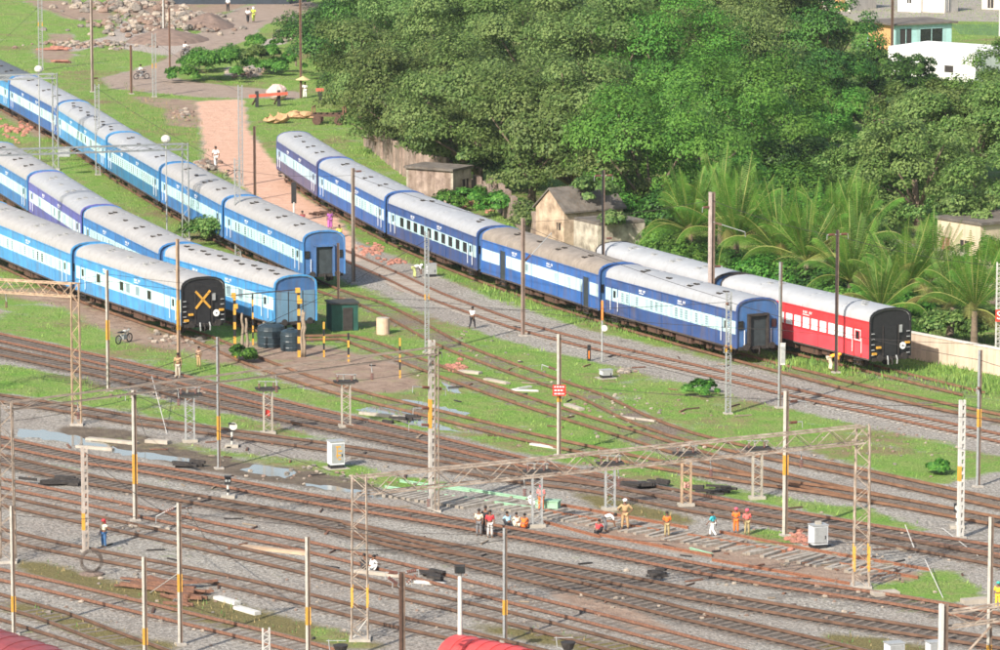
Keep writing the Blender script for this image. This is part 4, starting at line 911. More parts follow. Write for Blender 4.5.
mast(505,642,528,'I','grey mast with yellow band in front of the three standing men',(600,615),w=.24)
mast(460,668,572,'tube','white post with a dark lamp head at the bottom centre',w=.24)
mast(308.5,672,537,'I','pale mast with yellow band at the lower left, left of the tall lattice column',(607,625),mt=mat('cream_mast_paint',(.50,.47,.41)),w=.26)
mast(266.5,690,628,'L2','top of a white twin mast poking into the bottom edge',w=.3,mt=WHITE,foot=False)
mast(180.5,645,503,'C','pale mast with two guy stays at the lower left',(574,592),w=.26,arms=[A(.98,1.1,-.5,2.9)])
mast(145.5,668,557,'C','shorter mast left of the one with guy stays, yellow at its base',(628,645),w=.26,foot=False)
mast(14,635,506,'C','pale mast with orange band in front of the lattice portal at the left edge',(596,612),w=.24)
mast(988.5,690,517,'C','white and dark mast near the right edge above the bottom',(645,655),w=.26,foot=False)
mast(942.5,700,604,'C','thick white post carrying the corner beam at bottom right',w=.5,mt=WHITE,foot=False)
mast(997.5,373,262,'L2','white lattice mast holding the red stop board at the right edge',w=.3,mt=WHITE)
# background masts
mast(41,70,-14,'L2','silver lattice mast near the top left corner',(22,26),w=.42)
mast(92.5,92,0,'C','rusty and white pole with clamps left of the dirt road',w=.36,mt=mat('rust_white_pole',(.36,.29,.25),.8,.35,.5),arms=[A(.15,.8,0,.3)])
mast(98,175,84,'L2','silver lattice mast among the far left coaches',w=.36)
mast(154.5,97,33,'L2','silver lattice mast in front of the motorcycle',(63,68),w=.36)
mast(164,34,-20,'I','white mast beside the rubble heap at the top',w=.34,mt=WHITE)
mast(131.5,94,45,'rail','short rusty pole on the road edge left of the motorcycle',w=.24,mt=RUST)
mast(170,70,8,'rail','thin rusty pole right of the silver mast near the rubble',w=.2,mt=RUST)
mast(241,186,85,'L2','silver mast standing on the pink path edge',w=.34)
mast(238,257,158,'L2','silver lattice mast in front of the far left train, beside the pink path',(218,224),w=.4)
mast(255,200,126,'rail','dark brown pole beside the pink path',w=.22)
mast(301,98,-4,'rail','tall brown wooden pole at the left edge of the wood',w=.24,mt=mat('brown_pole',(.16,.09,.06),.85,.3,2),foot=False)
mast(296,66,32,'rail','short grey stake among the dark thicket',w=.2,mt=WOOD,foot=False)
mast(338.5,312,243,'rail','dark pole against the open gangway of the far left train',w=.16,foot=False)
mast(603,307,170,'rail','black telegraph pole with crossarms behind the long blue train',w=.2,mt=BLACK,arms=[A(.96,.7,0,0),A(.96,.7,0,3.14),A(.5,.5,0,0)],group='telegraph poles')
mast(836,373,230,'rail','dark telegraph pole with white foot in front of the red coach',w=.2,mt=mat('tarred_pole',(.05,.035,.035),.8,.3,2),arms=[A(.97,.75,0,0),A(.97,.75,0,3.14)],group='telegraph poles')
r_, p_, h_ = mast(711,341,192,'rail','twin pole mast with a long bracket arm before the palms',w=.42,mt=mat('pale_brown_mast',(.40,.33,.30),.8,.25,2),arms=[A(.80,2.3,-.7,-.35),A(.5,.8,0,0),A(.9,.7,0,3.14)])
mast(892,52,-30,'rail','dark twin pole in front of the orange wall of the teal hut',w=.3,mt=RUSTD,foot=False,group='telegraph poles')
mast(1000,36,-30,'tube','white pole at the top right edge behind the white building',w=.3,foot=False)
mast(402.5,700,572,'rail','rusty post with crossarm and strap bracket at the bottom centre',w=.26,mt=RUSTD,foot=False,arms=[A(.99,.8,.1,0),A(.99,.8,.1,3.14),A(.88,.45,.35,0),A(.88,.45,.35,3.14)])
# ---- stop board, notice board, small boxes on masts
def board(x, yb, ytop, ybot, w, col, label, text=None, lines=0, dx=0, size=.5):
    p = at(x, yb); z0, z1 = zat(p, ybot), zat(p, ytop); root = empty('sign_board', (p.x+dx, p.y-.28, z0), 0, label, 'sign')
    m = MB(); m.box((0,0,(z1-z0)/2),(w,.03,z1-z0),col); m.build('panel', root)
    m = MB(); m.box((-dx*.5,.14,(z1-z0)/2),(.05,.26,.05),GALV); m.build('fixing', root)
    if text:
        cu = bpy.data.curves.new('lettering','FONT'); cu.body = text; cu.size = size; cu.extrude = .006; cu.align_x = 'LEFT'; cu.align_y = 'CENTER'; o = bpy.data.objects.new('lettering', cu); o.data.materials.append(LET); COL.objects.link(o); me = bpy.data.meshes.new_from_object(o.evaluated_get(bpy.context.evaluated_depsgraph_get())); bpy.data.objects.remove(o); o = bpy.data.objects.new('lettering', me); COL.objects.link(o)
        o.parent = root; o.location = (-w/2+.06, -.03, (z1-z0)/2); o.rotation_euler = (math.pi/2,0,0)
    if lines:
        rl = random.Random(2)
        for k in range(lines):
            m = MB(); xx = -w/2+.1
            while xx < w/2-.15:
                q = rl.uniform(.05,.16); m.box((xx+q/2,-.022,(z1-z0)*(k+.6)/(lines+.2)),(q,.01,.07),LET); xx += q+.05
            m.build('lettering', root)
    return root
board(997.5,373,309,321,1.55,REDP,'red board with white letters STOP on the lattice mast at the right edge','STOP',dx=.55,size=.78)
board(559,456,384,395,.78,REDP,'red notice board with white writing halfway up its mast',lines=3)
board(686,503,481,487,.3,mat('pink_plate',(.75,.35,.30),.6),'small pinkish plate on the short switch post near the grass strip')
board(268,433,409,415,.28,REDP,'small red plate on the short lattice switch post at the left')
def mbox(x, yb, y1, y2, w, d, mt, label, name='equipment_box', cat='box', dx=0):
    p = at(x,yb); z0, z1 = zat(p,y2), zat(p,y1); m = MB(); m.box((0,0,(z1-z0)/2),(w,d,z1-z0),mt); m.box((0,0,(z1-z0)+.02),(w+.04,d+.04,.04),mt); m.box((0,-d/2-.01,(z1-z0)/2),(w*.8,.02,(z1-z0)*.8),GREYP); o = m.build(name); o.location = (p.x+dx,p.y-.3,z0); tag(o,label,cat); return o
mbox(782,408,343,364,.3,.22,WHITE,'long white box fixed on the tall mast beside the red coach')
mbox(65,175,148,156,1.0,.5,GREYP,'grey box hanging on the far left portal column')
# ================================================================ lattice portals
def lcol(x, yb, yt, w, mt, root, org, band=None):
    p, h = base_h(x, yb, yt); o = p-org; m = MB()
    for sx in (-1,1):
        for sy in (-1,1):
            m.bar((o.x+sx*w/2,o.y+sy*w/2,0),(o.x+sx*w*.42,o.y+sy*w*.42,h),.06,mt)
    n_ = int(h/.62)
    for k in range(n_):
        a, b = h*k/n_, h*(k+1)/n_; f = 1-.16*(k/n_); q = w/2*f
        s = 1 if k%2 else -1
        for (u,v) in (((-s,-1),(s,-1)),((-s,1),(s,1)),((-1,-s),(-1,s)),((1,-s),(1,s))):
            m.bar((o.x+u[0]*q,o.y+u[1]*q,a),(o.x+v[0]*q,o.y+v[1]*q,b),.032,mt)
    c = m.build('column', root)
    if band:
        z0, z1 = zat(p,band[1]), zat(p,band[0]); b = MB()
        for sx in (-1,1):
            for sy in (-1,1): b.box((o.x+sx*w*.47,o.y+sy*w*.47,(z0+z1)/2),(.10,.10,z1-z0),YEL)
        b.build('yellow_band', root)
    f = MB(); f.box((o.x,o.y,.05),(w+.25,w+.25,.16),CONC); f.build('footing', root)
    return p, h
def beam(a, b, d, w, mt, root, org, n_=None, name='lattice_beam', tk=1.0):
    a, b = a-org, b-org; dr = (b-a).normalized(); sd = Vector((-dr.y,dr.x,0)).normalized()*w/2; L = (b-a).length; n_ = n_ or int(L/1.0); m = MB()
    for s in (-1,1):
        m.bar(a+sd*s, b+sd*s, .08*tk, mt); m.bar(a+sd*s+Vector((0,0,d)), b+sd*s+Vector((0,0,d)), .08*tk, mt)
        for k in range(n_):
            p, q = a.lerp(b,k/n_)+sd*s, a.lerp(b,(k+1)/n_)+sd*s; U = Vector((0,0,d))
            m.bar(*( (p,q+U) if k%2 else (p+U,q) ), .035*tk, mt)
    for k in range(n_+1):
        p = a.lerp(b,k/n_); m.bar(p-sd,p+sd,.03*tk,mt); m.bar(p-sd+Vector((0,0,d)),p+sd+Vector((0,0,d)),.03*tk,mt)
    m.build(name, root)
PRUST = mat('rust_streaked_cream_steel', (.27,.19,.14), .85, .35, 2.0, col2=(.46,.39,.32)); PTAN = mat('tan_lattice_steel', (.38,.27,.18), .85, .35, 2)
def portal(c1, c2, mt, label, depth=.8, w1=.8, w2=.8, bands=(None,None), droppers=0, tk=1.0, bw=.6):
    org = at(c1[0],c1[1]); root = empty('line_portal', org, 0, label, 'lattice portal')
    p1, h1 = lcol(*c1, w1, mt, root, org, bands[0]); p2, h2 = lcol(*c2, w2, mt, root, org, bands[1])
    A_ = p1 + Vector((0,0,h1-depth-.05)); B_ = p2 + Vector((0,0,h2-depth-.05)); beam(A_, B_, depth, bw, mt, root, org, tk=tk)
    for k in range(droppers):
        t = (k+.7)/(droppers+.4); p = A_.lerp(B_,t)-org; d = MB(); d.tube([p,p+Vector((.05,0,-.55))],.03,GALV,5); dd = d.build('dropper', root); d = MB()
        for q in range(4): d.tube([p+Vector((.05,0,-.6-.1*q)),p+Vector((.05,0,-.65-.1*q))],.09,PORC,8)
        d.build('insulator', dd)
    return root
portal((360,640,476),(861,587,425),PRUST,'long rusty cream portal spanning the work site from lower left to right',.85,bands=((586,606),(545,570)),droppers=5)
portal((8,562,402),(437,512,346),mat('grey_brown_lattice_steel',(.25,.20,.16),.85,.3,2),'long lattice portal reaching from the left edge over the puddles',.40,.8,.22,droppers=4,tk=.6,bw=.3)
# truss bracket at upper left with two leg column
portal((77,425,283),(-60,400,275),PTAN,'rusty portal whose truss points at the azure coach at the left',.8,.55,.8,droppers=1)
portal((186,240,143),(-30,262,150),GALV,'silver portal with twin column between the left trains',.45,.55,.6)
portal((56,170,73),(-40,175,76),GALV,'silver portal crossing the far left coaches near the top',.4,.5,.6)
def cornerbeam():
    p, h = base_h(942.5,700,606); q, h2 = base_h(1060,690,590); org = p; root = empty('corner_beam', p, 0, 'lattice beam leaving the thick white post at the bottom right corner', 'lattice beam'); beam(p+Vector((.2,0,h-1.0)), q+Vector((0,0,h2-1.0)), .7, .5, PRUST, root, p); m = MB(); m.bar((.2,0,h-3.2),(2.2,.2,h-1.0),.08,PRUST); m.build('strut', root)
cornerbeam()
# ================================================================ short switch posts
def switchpost(x, yb, yt, mt, label, insul=True):
    p, h = base_h(x,yb,yt); root = empty('switch_post', p, .2, label, 'switch post', 'short lattice switch posts'); m = MB()
    for s in (-1,1):
        for q in (-1,1): m.box((s*.26,q*.12,h/2),(.07,.07,h),mt)
    lace(m,.1,h-.1,.24,.26,mt); m.build('post', root)
    m = MB(); m.box((0,0,h+.05),(1.5,.7,.09),DARK); m.box((0,0,h-.06),(1.1,.4,.1),GREYP); m.build('platform', root)
    for k,(u,v) in enumerate(((-.55,-.2),(-.1,.2),(.35,-.2),(.6,.2))):
        i_ = MB(); 
        for q in range(4): i_.tube([(u,v,h+.12+q*.08),(u,v,h+.16+q*.08)],.07,CREAM if k%2 else PORC,8)
        i_.tube([(u,v,h+.1),(u,v,h+.46)],.03,GREYP,6); i_.build('insulator', root)
    m = MB(); m.bar((-.6,0,h+.5),(.7,.1,h+.42),.04,GALV); m.build('switch_blade', root)
    f = MB(); f.box((0,0,.05),(.9,.6,.24),CREAM); f.build('footing', root)
for a in [(190,442,395,GREYP,'first short post from the left, behind the white mast'),(268,434,389,CREAM,'short post with a red plate, in the grass above the main tracks'),(346,427,382,CREAM,'short post beside the muddy crossing, among weeds'),
 (537,527,472,GREYP,'short post where the man in pink stands, at the end of the lattice beam'),(610,510,464,GREYP,'short grey post behind the two bending workers'),(686,506,454,PTAN,'rusty short post at the middle track, right of the dark rail bundle'),(757,499,449,CREAM,'short post with several thin legs near the grass strip')]: switchpost(*a)
# ================================================================ cabinets
def cabinet(x, yb, yt, w, d, label, mark=None, cap=False, rz=.35, h=None):
    p, hh = base_h(x,yb,yt); h = h or hh; root = empty('relay_cabinet', p, rz, label, 'cabinet'); b = MB(); b.box((0,0,h*.5+.12),(w,d,h-.24),mat('silver_cabinet_paint',(.62,.64,.66),.5,.08,2,stain=.1)); b.box((0,0,h+.02),(w+.08,d+.08,.05),GALV); b.build('body', root)
    b = MB(); b.box((0,0,.08),(w-.04,d-.04,.30),BLACK); b.build('plinth', root); b = MB(); b.box((0,-d/2-.012,h*.5+.12),(w*.86,.02,h*.7),GALV); dd = b.build('door', root); b = MB(); b.box((w*.3,-d/2-.03,h*.5),(.04,.04,.18),BLACK); b.build('handle', dd)
    b = MB(); b.box((0,0,-.02),(w+.5,d+.5,.1),CREAM); b.build('slab', root)
    if mark:
        b = MB()
        for k,(u,v,l_) in enumerate(((-.06,.82,.3),(.06,.66,.22),(-.04,.5,.3),(.02,.36,.16))): b.box((w*.1+u,-d/2-.026,h*v),(l_,.01,.09),YEL)
        b.box((w*.1-.12,-d/2-.026,h*.6),(.07,.01,h*.4),YEL); b.build('yellow_marking', root)
    if cap: b = MB(); b.box((0,0,h+.12),(.3,.22,.16),CREAM); b.build('loose_brick', root)
cabinet(336,468,441,.85,.7,'silver cabinet with a yellow painted marking beside the short puddles',mark=True)
cabinet(818,548,525,.85,.7,'silver cabinet with a brick on top, at the end of the new concrete sleepers',cap=True)
cabinet(606,378,370,.75,.5,'small white cabinet by the thin orange and white post')
cabinet(431,277,264,.75,.45,'small white cabinet by the bending man, in front of the big windowed coach')
cabinet(894,668,643,.8,.6,'white cabinet top at the bottom edge'); cabinet(933,666,642,.6,.5,'narrow white cabinet beside the thick white post at the bottom')
# ================================================================ dwarf signals
def dwarf(x, yb, yt, label, top='white'):
    p, h = base_h(x,yb,yt); root = empty('dwarf_signal', p, 0, label, 'signal', 'dwarf signals'); b = MB(); b.tube([(0,0,0),(0,0,h*.6)],.07,WHITE,8); b.tube([(0,0,h*.25),(0,0,h*.4)],.075,BLACK,8); b.build('post', root)
    b = MB(); b.box((0,0,h*.8),(.36,.22,.44),BLACK); b.box((.0,-.1,h*.8+.24),(.4,.3,.05),BLACK); hd = b.build('head', root)
    for u in (-.09,.09): b = MB(); b.tube([(u,-.12,h*.8),(u,-.15,h*.8)],.07,GREYP,8); b.build('lens', hd)
    if top == 'white': b = MB(); b.tube([(.1,-.13,h*.84),(.1,-.17,h*.84)],.24,WHITE,14); b.build('disc', root)
    b = MB(); b.box((0,0,.02),(.8,.7,.3),CREAM); b.build('base', root)
dwarf(232,447,422,'dwarf signal on a stone base right of the slim grey mast'); dwarf(228,498,476,'black dwarf signal left of the short puddle',None); dwarf(957,528,503,'dwarf signal on a stone base beside the holed white mast')
p, h = base_h(294,222,182); root = empty('signal_board', p, 0, 'tall black board on a white post between the pink path and the mauve coach', 'signal'); b = MB(); b.tube([(0,0,0),(0,0,h*.5)],.09,WHITE,8); b.build('post', root); b = MB(); b.box((0,0,h*.73),(.42,.14,h*.52),BLACK); b.build('board', root)
p, h = base_h(602,362,300); root = empty('signal_post', p, 0, 'thin post with an orange strip and white disc beside the long blue train', 'signal'); b = MB(); b.tube([(0,0,0),(0,0,h)],.06,GREYP,8); b.build('post', root); b = MB(); b.box((0,-.05,h-.7),(.14,.1,1.3),mat('orange_paint',(.75,.22,.05),.6)); b.build('orange_strip', root); b = MB(); b.tube([(.15,-.1,h*.55),(.15,-.13,h*.55)],.22,WHITE,14); b.build('disc', root)
p, h = base_h(589,361,345); root = empty('marker_post', p, 0.3, 'short black and orange marker post at the edge of the clean track', 'post'); b = MB(); b.box((0,0,h/2),(.22,.12,h),BLACK); b.build('post', root); b = MB(); b.box((-.02,-.065,h*.4),(.1,.012,h*.5),mat('orange_paint',(.75,.22,.05),.6)); b.build('orange_strip', root)
# ================================================================ striped posts, height gauge, logs
def striped(x, yb, yt, w, label, cap=False):
    p, h = base_h(x,yb,yt); root = empty('striped_post', p, .2, label, 'striped post', 'yellow and black striped posts'); n_ = max(4,int(h/.45))
    b = MB(); [b.box((0,0,h*(k+.5)/n_),(w,w,h/n_*.99),BLACK if k%2 else YEL) for k in range(n_)]; b.build('post', root)
    if cap:
        for s in (-1,1):
            b = MB(); b.box((s*.06,-.02,h-.15+(-.75 if s > 0 else 0)),(w*1.7,w*1.3,.32),YEL); b.build('yellow_block', root)
    return p, h
pA, hA = striped(235,358,293,.17,'tall striped post with yellow blocks in front of the end of the azure coach',True); pB, hB = striped(299,357,288,.18,'tall striped post with yellow blocks beside the wooden logs',True)
b = MB(); b.bar(pA+Vector((0,0,hA-.15)), pB+Vector((0,0,hB-.1)), .07, DARK); tag(b.build('gauge_bar'), 'dark bar hung between the two tall striped posts', 'bar')
for a in [(253,345,293,.10,'thin striped post between the two tall ones'),(324,357,322,.11,'thin striped post left of the green hut'),(348.5,362,333,.12,'thin striped post in front of the green hut'),(400,378,338,.10,'thin striped post at the grass right of the crossing'),(286,334,312,.1,'short striped stake left of the wooden logs'),(316,318,308,.1,'short striped stake right of the grey coach end')]: striped(*a)
rl = random.Random(4)
for x, yb, yt, lb in [(243.5,354,313,'crooked wooden log upright, left of the dark water tanks'),(247.5,356,318,'second crooked log beside the left one'),(301.5,357,310,'crooked wooden log leaning on the tall striped post'),(304.5,357,312,'crooked log right of the striped post'),(263,345,322,'thin stick by the water tanks')]:
    p, h = base_h(x,yb,yt); b = MB(); b.tube([(rl.uniform(-.08,.08) if 0<k<6 else 0, rl.uniform(-.05,.05), h*k/6) for k in range(7)], [.11,.10,.12,.09,.11,.09,.07], WOOD, 7); o = b.build('wooden_log', smooth=True); o.location = p; o.rotation_euler = (0, rl.uniform(-.04,.04), 0); tag(o, lb, 'log', 'upright wooden logs')
# ================================================================ water tanks, hut, cylinder
PLAS = mat('black_tank_plastic', (.025,.04,.05), .35, .2, 2)
for x, yb, yt, r, lb in [(271,346,322,.95,'round black water tank, left of the pair'),(291,350,328,.72,'smaller black water tank, right of the pair')]:
    p, h = base_h(x,yb,yt); root = empty('water_tank', p, 0, lb, 'water tank', 'black water tanks'); b = MB(); Z = [(0,r*.98),(h*.12,r),(h*.14,r*1.04),(h*.18,r),(h*.40,r),(h*.42,r*1.04),(h*.46,r),(h*.66,r),(h*.68,r*1.04),(h*.72,r),(h*.84,r*.96),(h*.93,r*.6),(h*.95,r*.4)]
    b.tube([(0,0,z) for z,_ in Z],[q for _,q in Z],PLAS,20); b.build('body', root, smooth=False); b = MB(); b.tube([(0,0,h*.95),(0,0,h)],r*.36,PLAS,14); b.build('lid', root)
p = at(345,331); root = empty('green_hut', p, .25, 'small dark green tarpaulin hut beside the end of the middle train', 'hut'); GRN = mat('dark_green_sheet',(.018,.075,.06),.7,.25,2); b = MB(); b.box((0,.9,.95),(1.9,1.8,1.9),GRN); b.build('walls', root); b = MB(); b.box((0,.9,1.95),(2.1,2.0,.1),mat('dark_lid',(.04,.04,.035),.8)); b.build('roof', root); b = MB(); b.box((.2,-.03,.85),(.7,.06,1.6),DARK); b.build('door', root)
p, h = base_h(283,343,329); b = MB(); b.box((0,0,h/2),(.7,.4,h*.6),GRN); o = b.build('green_crate'); o.location = p; tag(o,'small green crate between the black water tanks','crate')
p, h = base_h(383,334,318); b = MB(); b.tube([(0,0,0),(0,0,h*.5),(0,0,h)],[.46,.47,.46],mat('pale_orange_concrete',(.55,.40,.29),.9,.12,3,stain=.3),20); b.tube([(0,0,h),(0,0,h+.03)],.40,CREAM,16); o = b.build('concrete_pipe'); o.location = p; tag(o,'upright pale concrete pipe on the grass right of the green hut','concrete pipe')
# ================================================================ buffer stop, wagon frame, tarp things (upper left)
RB = mat('faded_red_beam',(.50,.11,.07),.7,.2,2)
pa, pb = at(257,107), at(279,106); root = empty('buffer_stop', pa, 0, 'buffer stop with a long red beam beside the dirt road', 'buffer stop'); d = pb-pa; b = MB(); b.bar(Vector((-.8,-.2,1.15)), d+Vector((.9,-.2,1.35)), .3, RB); b.build('beam', root)
for q, lb in ((Vector((0,0,0)),0),(d,1)): b = MB(); b.box((q.x,q.y,.8),(.34,.34,1.7),BLACK); b.build('post', root)
for k in (0,1):
    q = pa.lerp(pb,k)-pa; b = MB(); b.bar(q+Vector((0,.1,1.1)), q+Vector((-.6,2.0,0)), .14, RUSTD); b.build('strut', root)
p,h = base_h(320,104,88); root = empty('marker_post', p, 0, 'black post with orange cap left of the wood', 'post'); b = MB(); b.box((0,0,h*.45),(.42,.3,h*.9),BLACK); b.build('post', root); b = MB(); b.box((0,0,h*.9),(.8,.34,.3),RB); b.build('orange_cap', root)
p = at(329,124); root = empty('wagon_frame', p, -.12, 'rusty scrap wagon underframe at the foot of the wood', 'wagon frame'); b = MB()
for y_ in (-.8,.8): b.box((0,y_,.95),(3.4,.14,.24),RUSTD)
for k in range(6): b.box((-1.5+k*.6,0,1.0),(.12,1.7,.18),RUSTD)
b.build('frame', root)
for e in (-1.1,1.1):
    for q in (-.84,.84): b = MB(); b.tube([(e,q-.06,.45),(e,q+.06,.45)],.45,RUSTD,16); b.build('wheel', root)
    b = MB(); b.tube([(e,-.85,.45),(e,.85,.45)],.09,RUSTD,8); b.build('axle', root)
for e in (-1.55,1.55): b = MB(); b.box((e,-.8,1.4),(.12,.12,.8),RUST); b.box((e,.8,1.4),(.12,.12,.8),RUST); b.bar((e,-.8,1.75),(e,.8,1.75),.1,RUST); b.build('end_rail', root)
# ================================================================ people
def skinmesh(joints, edges, radii, m, name, parent, lvl=1):
    me = bpy.data.meshes.new(name); me.from_pydata([tuple(j) for j in joints], edges, []); o = bpy.data.objects.new(name, me); COL.objects.link(o)
    md = o.modifiers.new('s','SKIN'); md.use_smooth_shade = True
    for i, r in enumerate(radii): me.skin_vertices[0].data[i].radius = (r, r) if not hasattr(r,'__len__') else r
    me.skin_vertices[0].data[0].use_root = True
    sb = o.modifiers.new('u','SUBSURF'); sb.levels = lvl; sb.render_levels = lvl
    dg = bpy.context.evaluated_depsgraph_get(); me2 = bpy.data.meshes.new_from_object(o.evaluated_get(dg)); me2.name = name
    bpy.data.objects.remove(o); bpy.data.meshes.remove(me); o = bpy.data.objects.new(name, me2); me2.materials.clear(); me2.materials.append(m); COL.objects.link(o); o.parent = parent; return o
CL = {}
def cloth(c): 
    k = 'cloth_%02d%02d%02d' % tuple(int(x*99) for x in c)
    return mat(k, c, .85, .12, 5)
POSES = {   # hip, chest, neck, head, (shoulder->elbow->hand) x2, (hip->knee->ankle->toe) x2   x right, y forward, z up
 'stand': dict(hip=(0,0,.90), ch=(0,.0,1.22), nk=(0,0,1.42), hd=(0,.02,1.58), aL=[(-.19,0,1.36),(-.25,-.02,1.10),(-.24,.08,.85)], aR=[(.19,0,1.36),(.25,-.02,1.10),(.24,.08,.85)], lL=[(-.09,0,.88),(-.11,.02,.47),(-.12,-.02,.08),(-.13,.14,.04)], lR=[(.09,0,.88),(.11,.02,.47),(.12,-.02,.08),(.13,.14,.04)]),
 'akimbo': dict(hip=(0,0,.90), ch=(0,.0,1.22), nk=(0,0,1.42), hd=(0,.02,1.58), aL=[(-.19,0,1.36),(-.42,-.02,1.14),(-.22,.06,.96)], aR=[(.19,0,1.36),(.42,-.02,1.14),(.22,.06,.96)], lL=[(-.1,0,.88),(-.14,.02,.47),(-.17,-.02,.08),(-.19,.14,.04)], lR=[(.1,0,.88),(.14,.02,.47),(.17,-.02,.08),(.19,.14,.04)]),
 'walk': dict(hip=(0,0,.90), ch=(0,.04,1.22), nk=(0,.05,1.42), hd=(0,.09,1.58), aL=[(-.19,.05,1.36),(-.24,.16,1.12),(-.22,.32,.93)], aR=[(.19,.03,1.36),(.24,-.12,1.12),(.23,-.14,.86)], lL=[(-.09,0,.88),(-.1,-.02,.47),(-.1,-.28,.12),(-.1,-.16,.04)], lR=[(.09,0,.88),(.1,.2,.5),(.1,.24,.08),(.1,.40,.05)]),
 'point': dict(hip=(0,0,.90), ch=(0,.0,1.22), nk=(0,0,1.42), hd=(0,.03,1.58), aL=[(-.19,0,1.36),(-.45,.12,1.30),(-.66,.2,1.22)], aR=[(.19,0,1.36),(.25,-.02,1.10),(.2,.12,.9)], lL=[(-.09,0,.88),(-.11,.02,.47),(-.12,-.02,.08),(-.13,.14,.04)], lR=[(.09,0,.88),(.11,.02,.47),(.12,-.02,.08),(.13,.14,.04)]),
 'bend': dict(hip=(0,-.15,.86), ch=(0,.20,1.00), nk=(0,.42,1.02), hd=(0,.58,.98), aL=[(-.19,.36,.98),(-.22,.44,.70),(-.14,.52,.42)], aR=[(.19,.36,.98),(.22,.44,.70),(.14,.52,.42)], lL=[(-.1,-.15,.84),(-.14,.0,.46),(-.15,-.06,.08),(-.16,.12,.04)], lR=[(.1,-.15,.84),(.14,.0,.46),(.15,-.06,.08),(.16,.12,.04)]),
 'squat': dict(hip=(0,-.16,.26), ch=(0,.02,.56), nk=(0,.10,.76), hd=(0,.16,.91), aL=[(-.18,.08,.70),(-.24,.28,.50),(-.1,.46,.44)], aR=[(.18,.08,.70),(.24,.28,.50),(.1,.46,.44)], lL=[(-.1,-.16,.26),(-.18,.26,.46),(-.15,.02,.08),(-.16,.2,.04)], lR=[(.1,-.16,.26),(.18,.26,.46),(.15,.02,.08),(.16,.2,.04)]),
}
def lerp3(a, b, t): return tuple(a[i]+(b[i]-a[i])*t for i in range(3))
def person(x, y, hpx, pose, shirt, legs, head, label, face=0.0, sari=False, group=None, z=0):
    p = at(x, y); s = hpx/(S(y)*CT)/ {'stand':1.70,'akimbo':1.70,'walk':1.68,'point':1.70,'bend':1.14,'squat':1.03}[pose]; s = max(.82, min(1.12, s)); P = POSES[pose]
    root = empty('person', (p.x,p.y,z), face, label, 'person', group); root.scale = (s,s,s)
    J, Ed, R = [], [], []
    def ad(q, r, par=None):
        J.append(q); R.append(r)
        if par is not None: Ed.append((par, len(J)-1))
        return len(J)-1
    hip = ad(P['hip'], .115); ch = ad(P['ch'], (.15,.105), hip); sh = ad(lerp3(P['ch'],P['nk'],.75), (.12,.09), ch); nk = ad(P['nk'], .055, sh); h1 = ad(lerp3(P['nk'],P['hd'],.55), .075, nk); hd = ad(P['hd'], .098, h1); hv = Vector(P['hd'])-Vector(P['nk']); ht = ad(tuple(Vector(P['hd'])+hv.normalized()*.09), .07, hd)
    for k, arm in (('L',P['aL']),('R',P['aR'])):
        a = ad(arm[0], .058, sh); e = ad(arm[1], .042, a); w = ad(lerp3(arm[1],arm[2],.92), .028, e); d = (Vector(arm[2])-Vector(arm[1])).normalized(); side = d.cross(Vector((1,0,0))).normalized(); palm_ = Vector(arm[2])+d*.04; pm = ad(tuple(palm_), (.034,.018), w)
        for f in range(4):
            u = (f-1.5)*.02; q = ad(tuple(palm_+side*u+d*(.055+.012*(f in (1,2)))), .0095, pm); ad(tuple(palm_+side*u*1.1+d*(.09+.014*(f in (1,2)))+Vector((0,.015,0))), .008, q)
        tb = -1 if k == 'L' else 1; ad(tuple(palm_+side*.045-d*.0+Vector((0,.02,0))), .010, pm)
    for leg in (P['lL'],P['lR']):
        a = ad(leg[0], .088, hip); kn = ad(leg[1], .058, a); an = ad(leg[2], .038, kn); ad(leg[3], .034, an)
    skinmesh(J, Ed, R, SKIN, 'body', root)
    # face details on the head: nose, eyes, ears as small features of the body's front
    # clothes
    J, Ed, R = [], [], []; c0 = lerp3(P['hip'],P['ch'],.15 if not sari else -.1)
    a0 = ad(c0, (.165,.125)); a1 = ad(P['ch'], (.185,.135), a0); a2 = ad(lerp3(P['ch'],P['nk'],.78), (.14,.10), a1)
    for arm in (P['aL'],P['aR']):
        b0 = ad(arm[0], .082, a2); ad(lerp3(arm[0],arm[1],.95), .062, b0)
    skinmesh(J, Ed, R, cloth(shirt), 'shirt', root)
    J, Ed, R = [], [], []; c0 = ad(lerp3(P['hip'],P['ch'],.12), (.15,.12))
    for leg in (P['lL'],P['lR']):
        wd = 1.0 if not sari else 1.55
        b0 = ad(leg[0], .112*wd, c0); b1 = ad(leg[1], .085*wd, b0); ad(lerp3(leg[1],leg[2],.93), .068*wd*(1.2 if sari else 1), b1)
    skinmesh(J, Ed, R, cloth(legs), 'trousers' if not sari else 'skirt', root)
    hc = Vector(P['hd']); m = MB()
    if head == 'hair': m.sph((hc.x,hc.y-.02,hc.z+.055),(.107,.118,.095),HAIR,10,6); m.build('hair', root, smooth=True)
    else:
        m.sph((hc.x,hc.y-.015,hc.z+.06),(.135,.145,.10),cloth(head),10,6); m.tube([(hc.x,hc.y-.06,hc.z+.04),(hc.x,hc.y-.12,hc.z-.16)],[.10,.08],cloth(head),8); m.build('headcloth', root, smooth=True)
    f = MB(); fy = hc.y+.098; f.sph((hc.x,fy,hc.z-.005),(.014,.022,.026),SKIN,6,4); f.build('nose', root)
    for q in (-.035,.035): f = MB(); f.sph((hc.x+q,fy-.008,hc.z+.025),(.013,.01,.009),BLACK,6,4); f.build('eye', root)
    f = MB(); f.box((hc.x,fy-.006,hc.z-.048),(.05,.012,.01),BRICK); f.build('mouth', root)
    return root
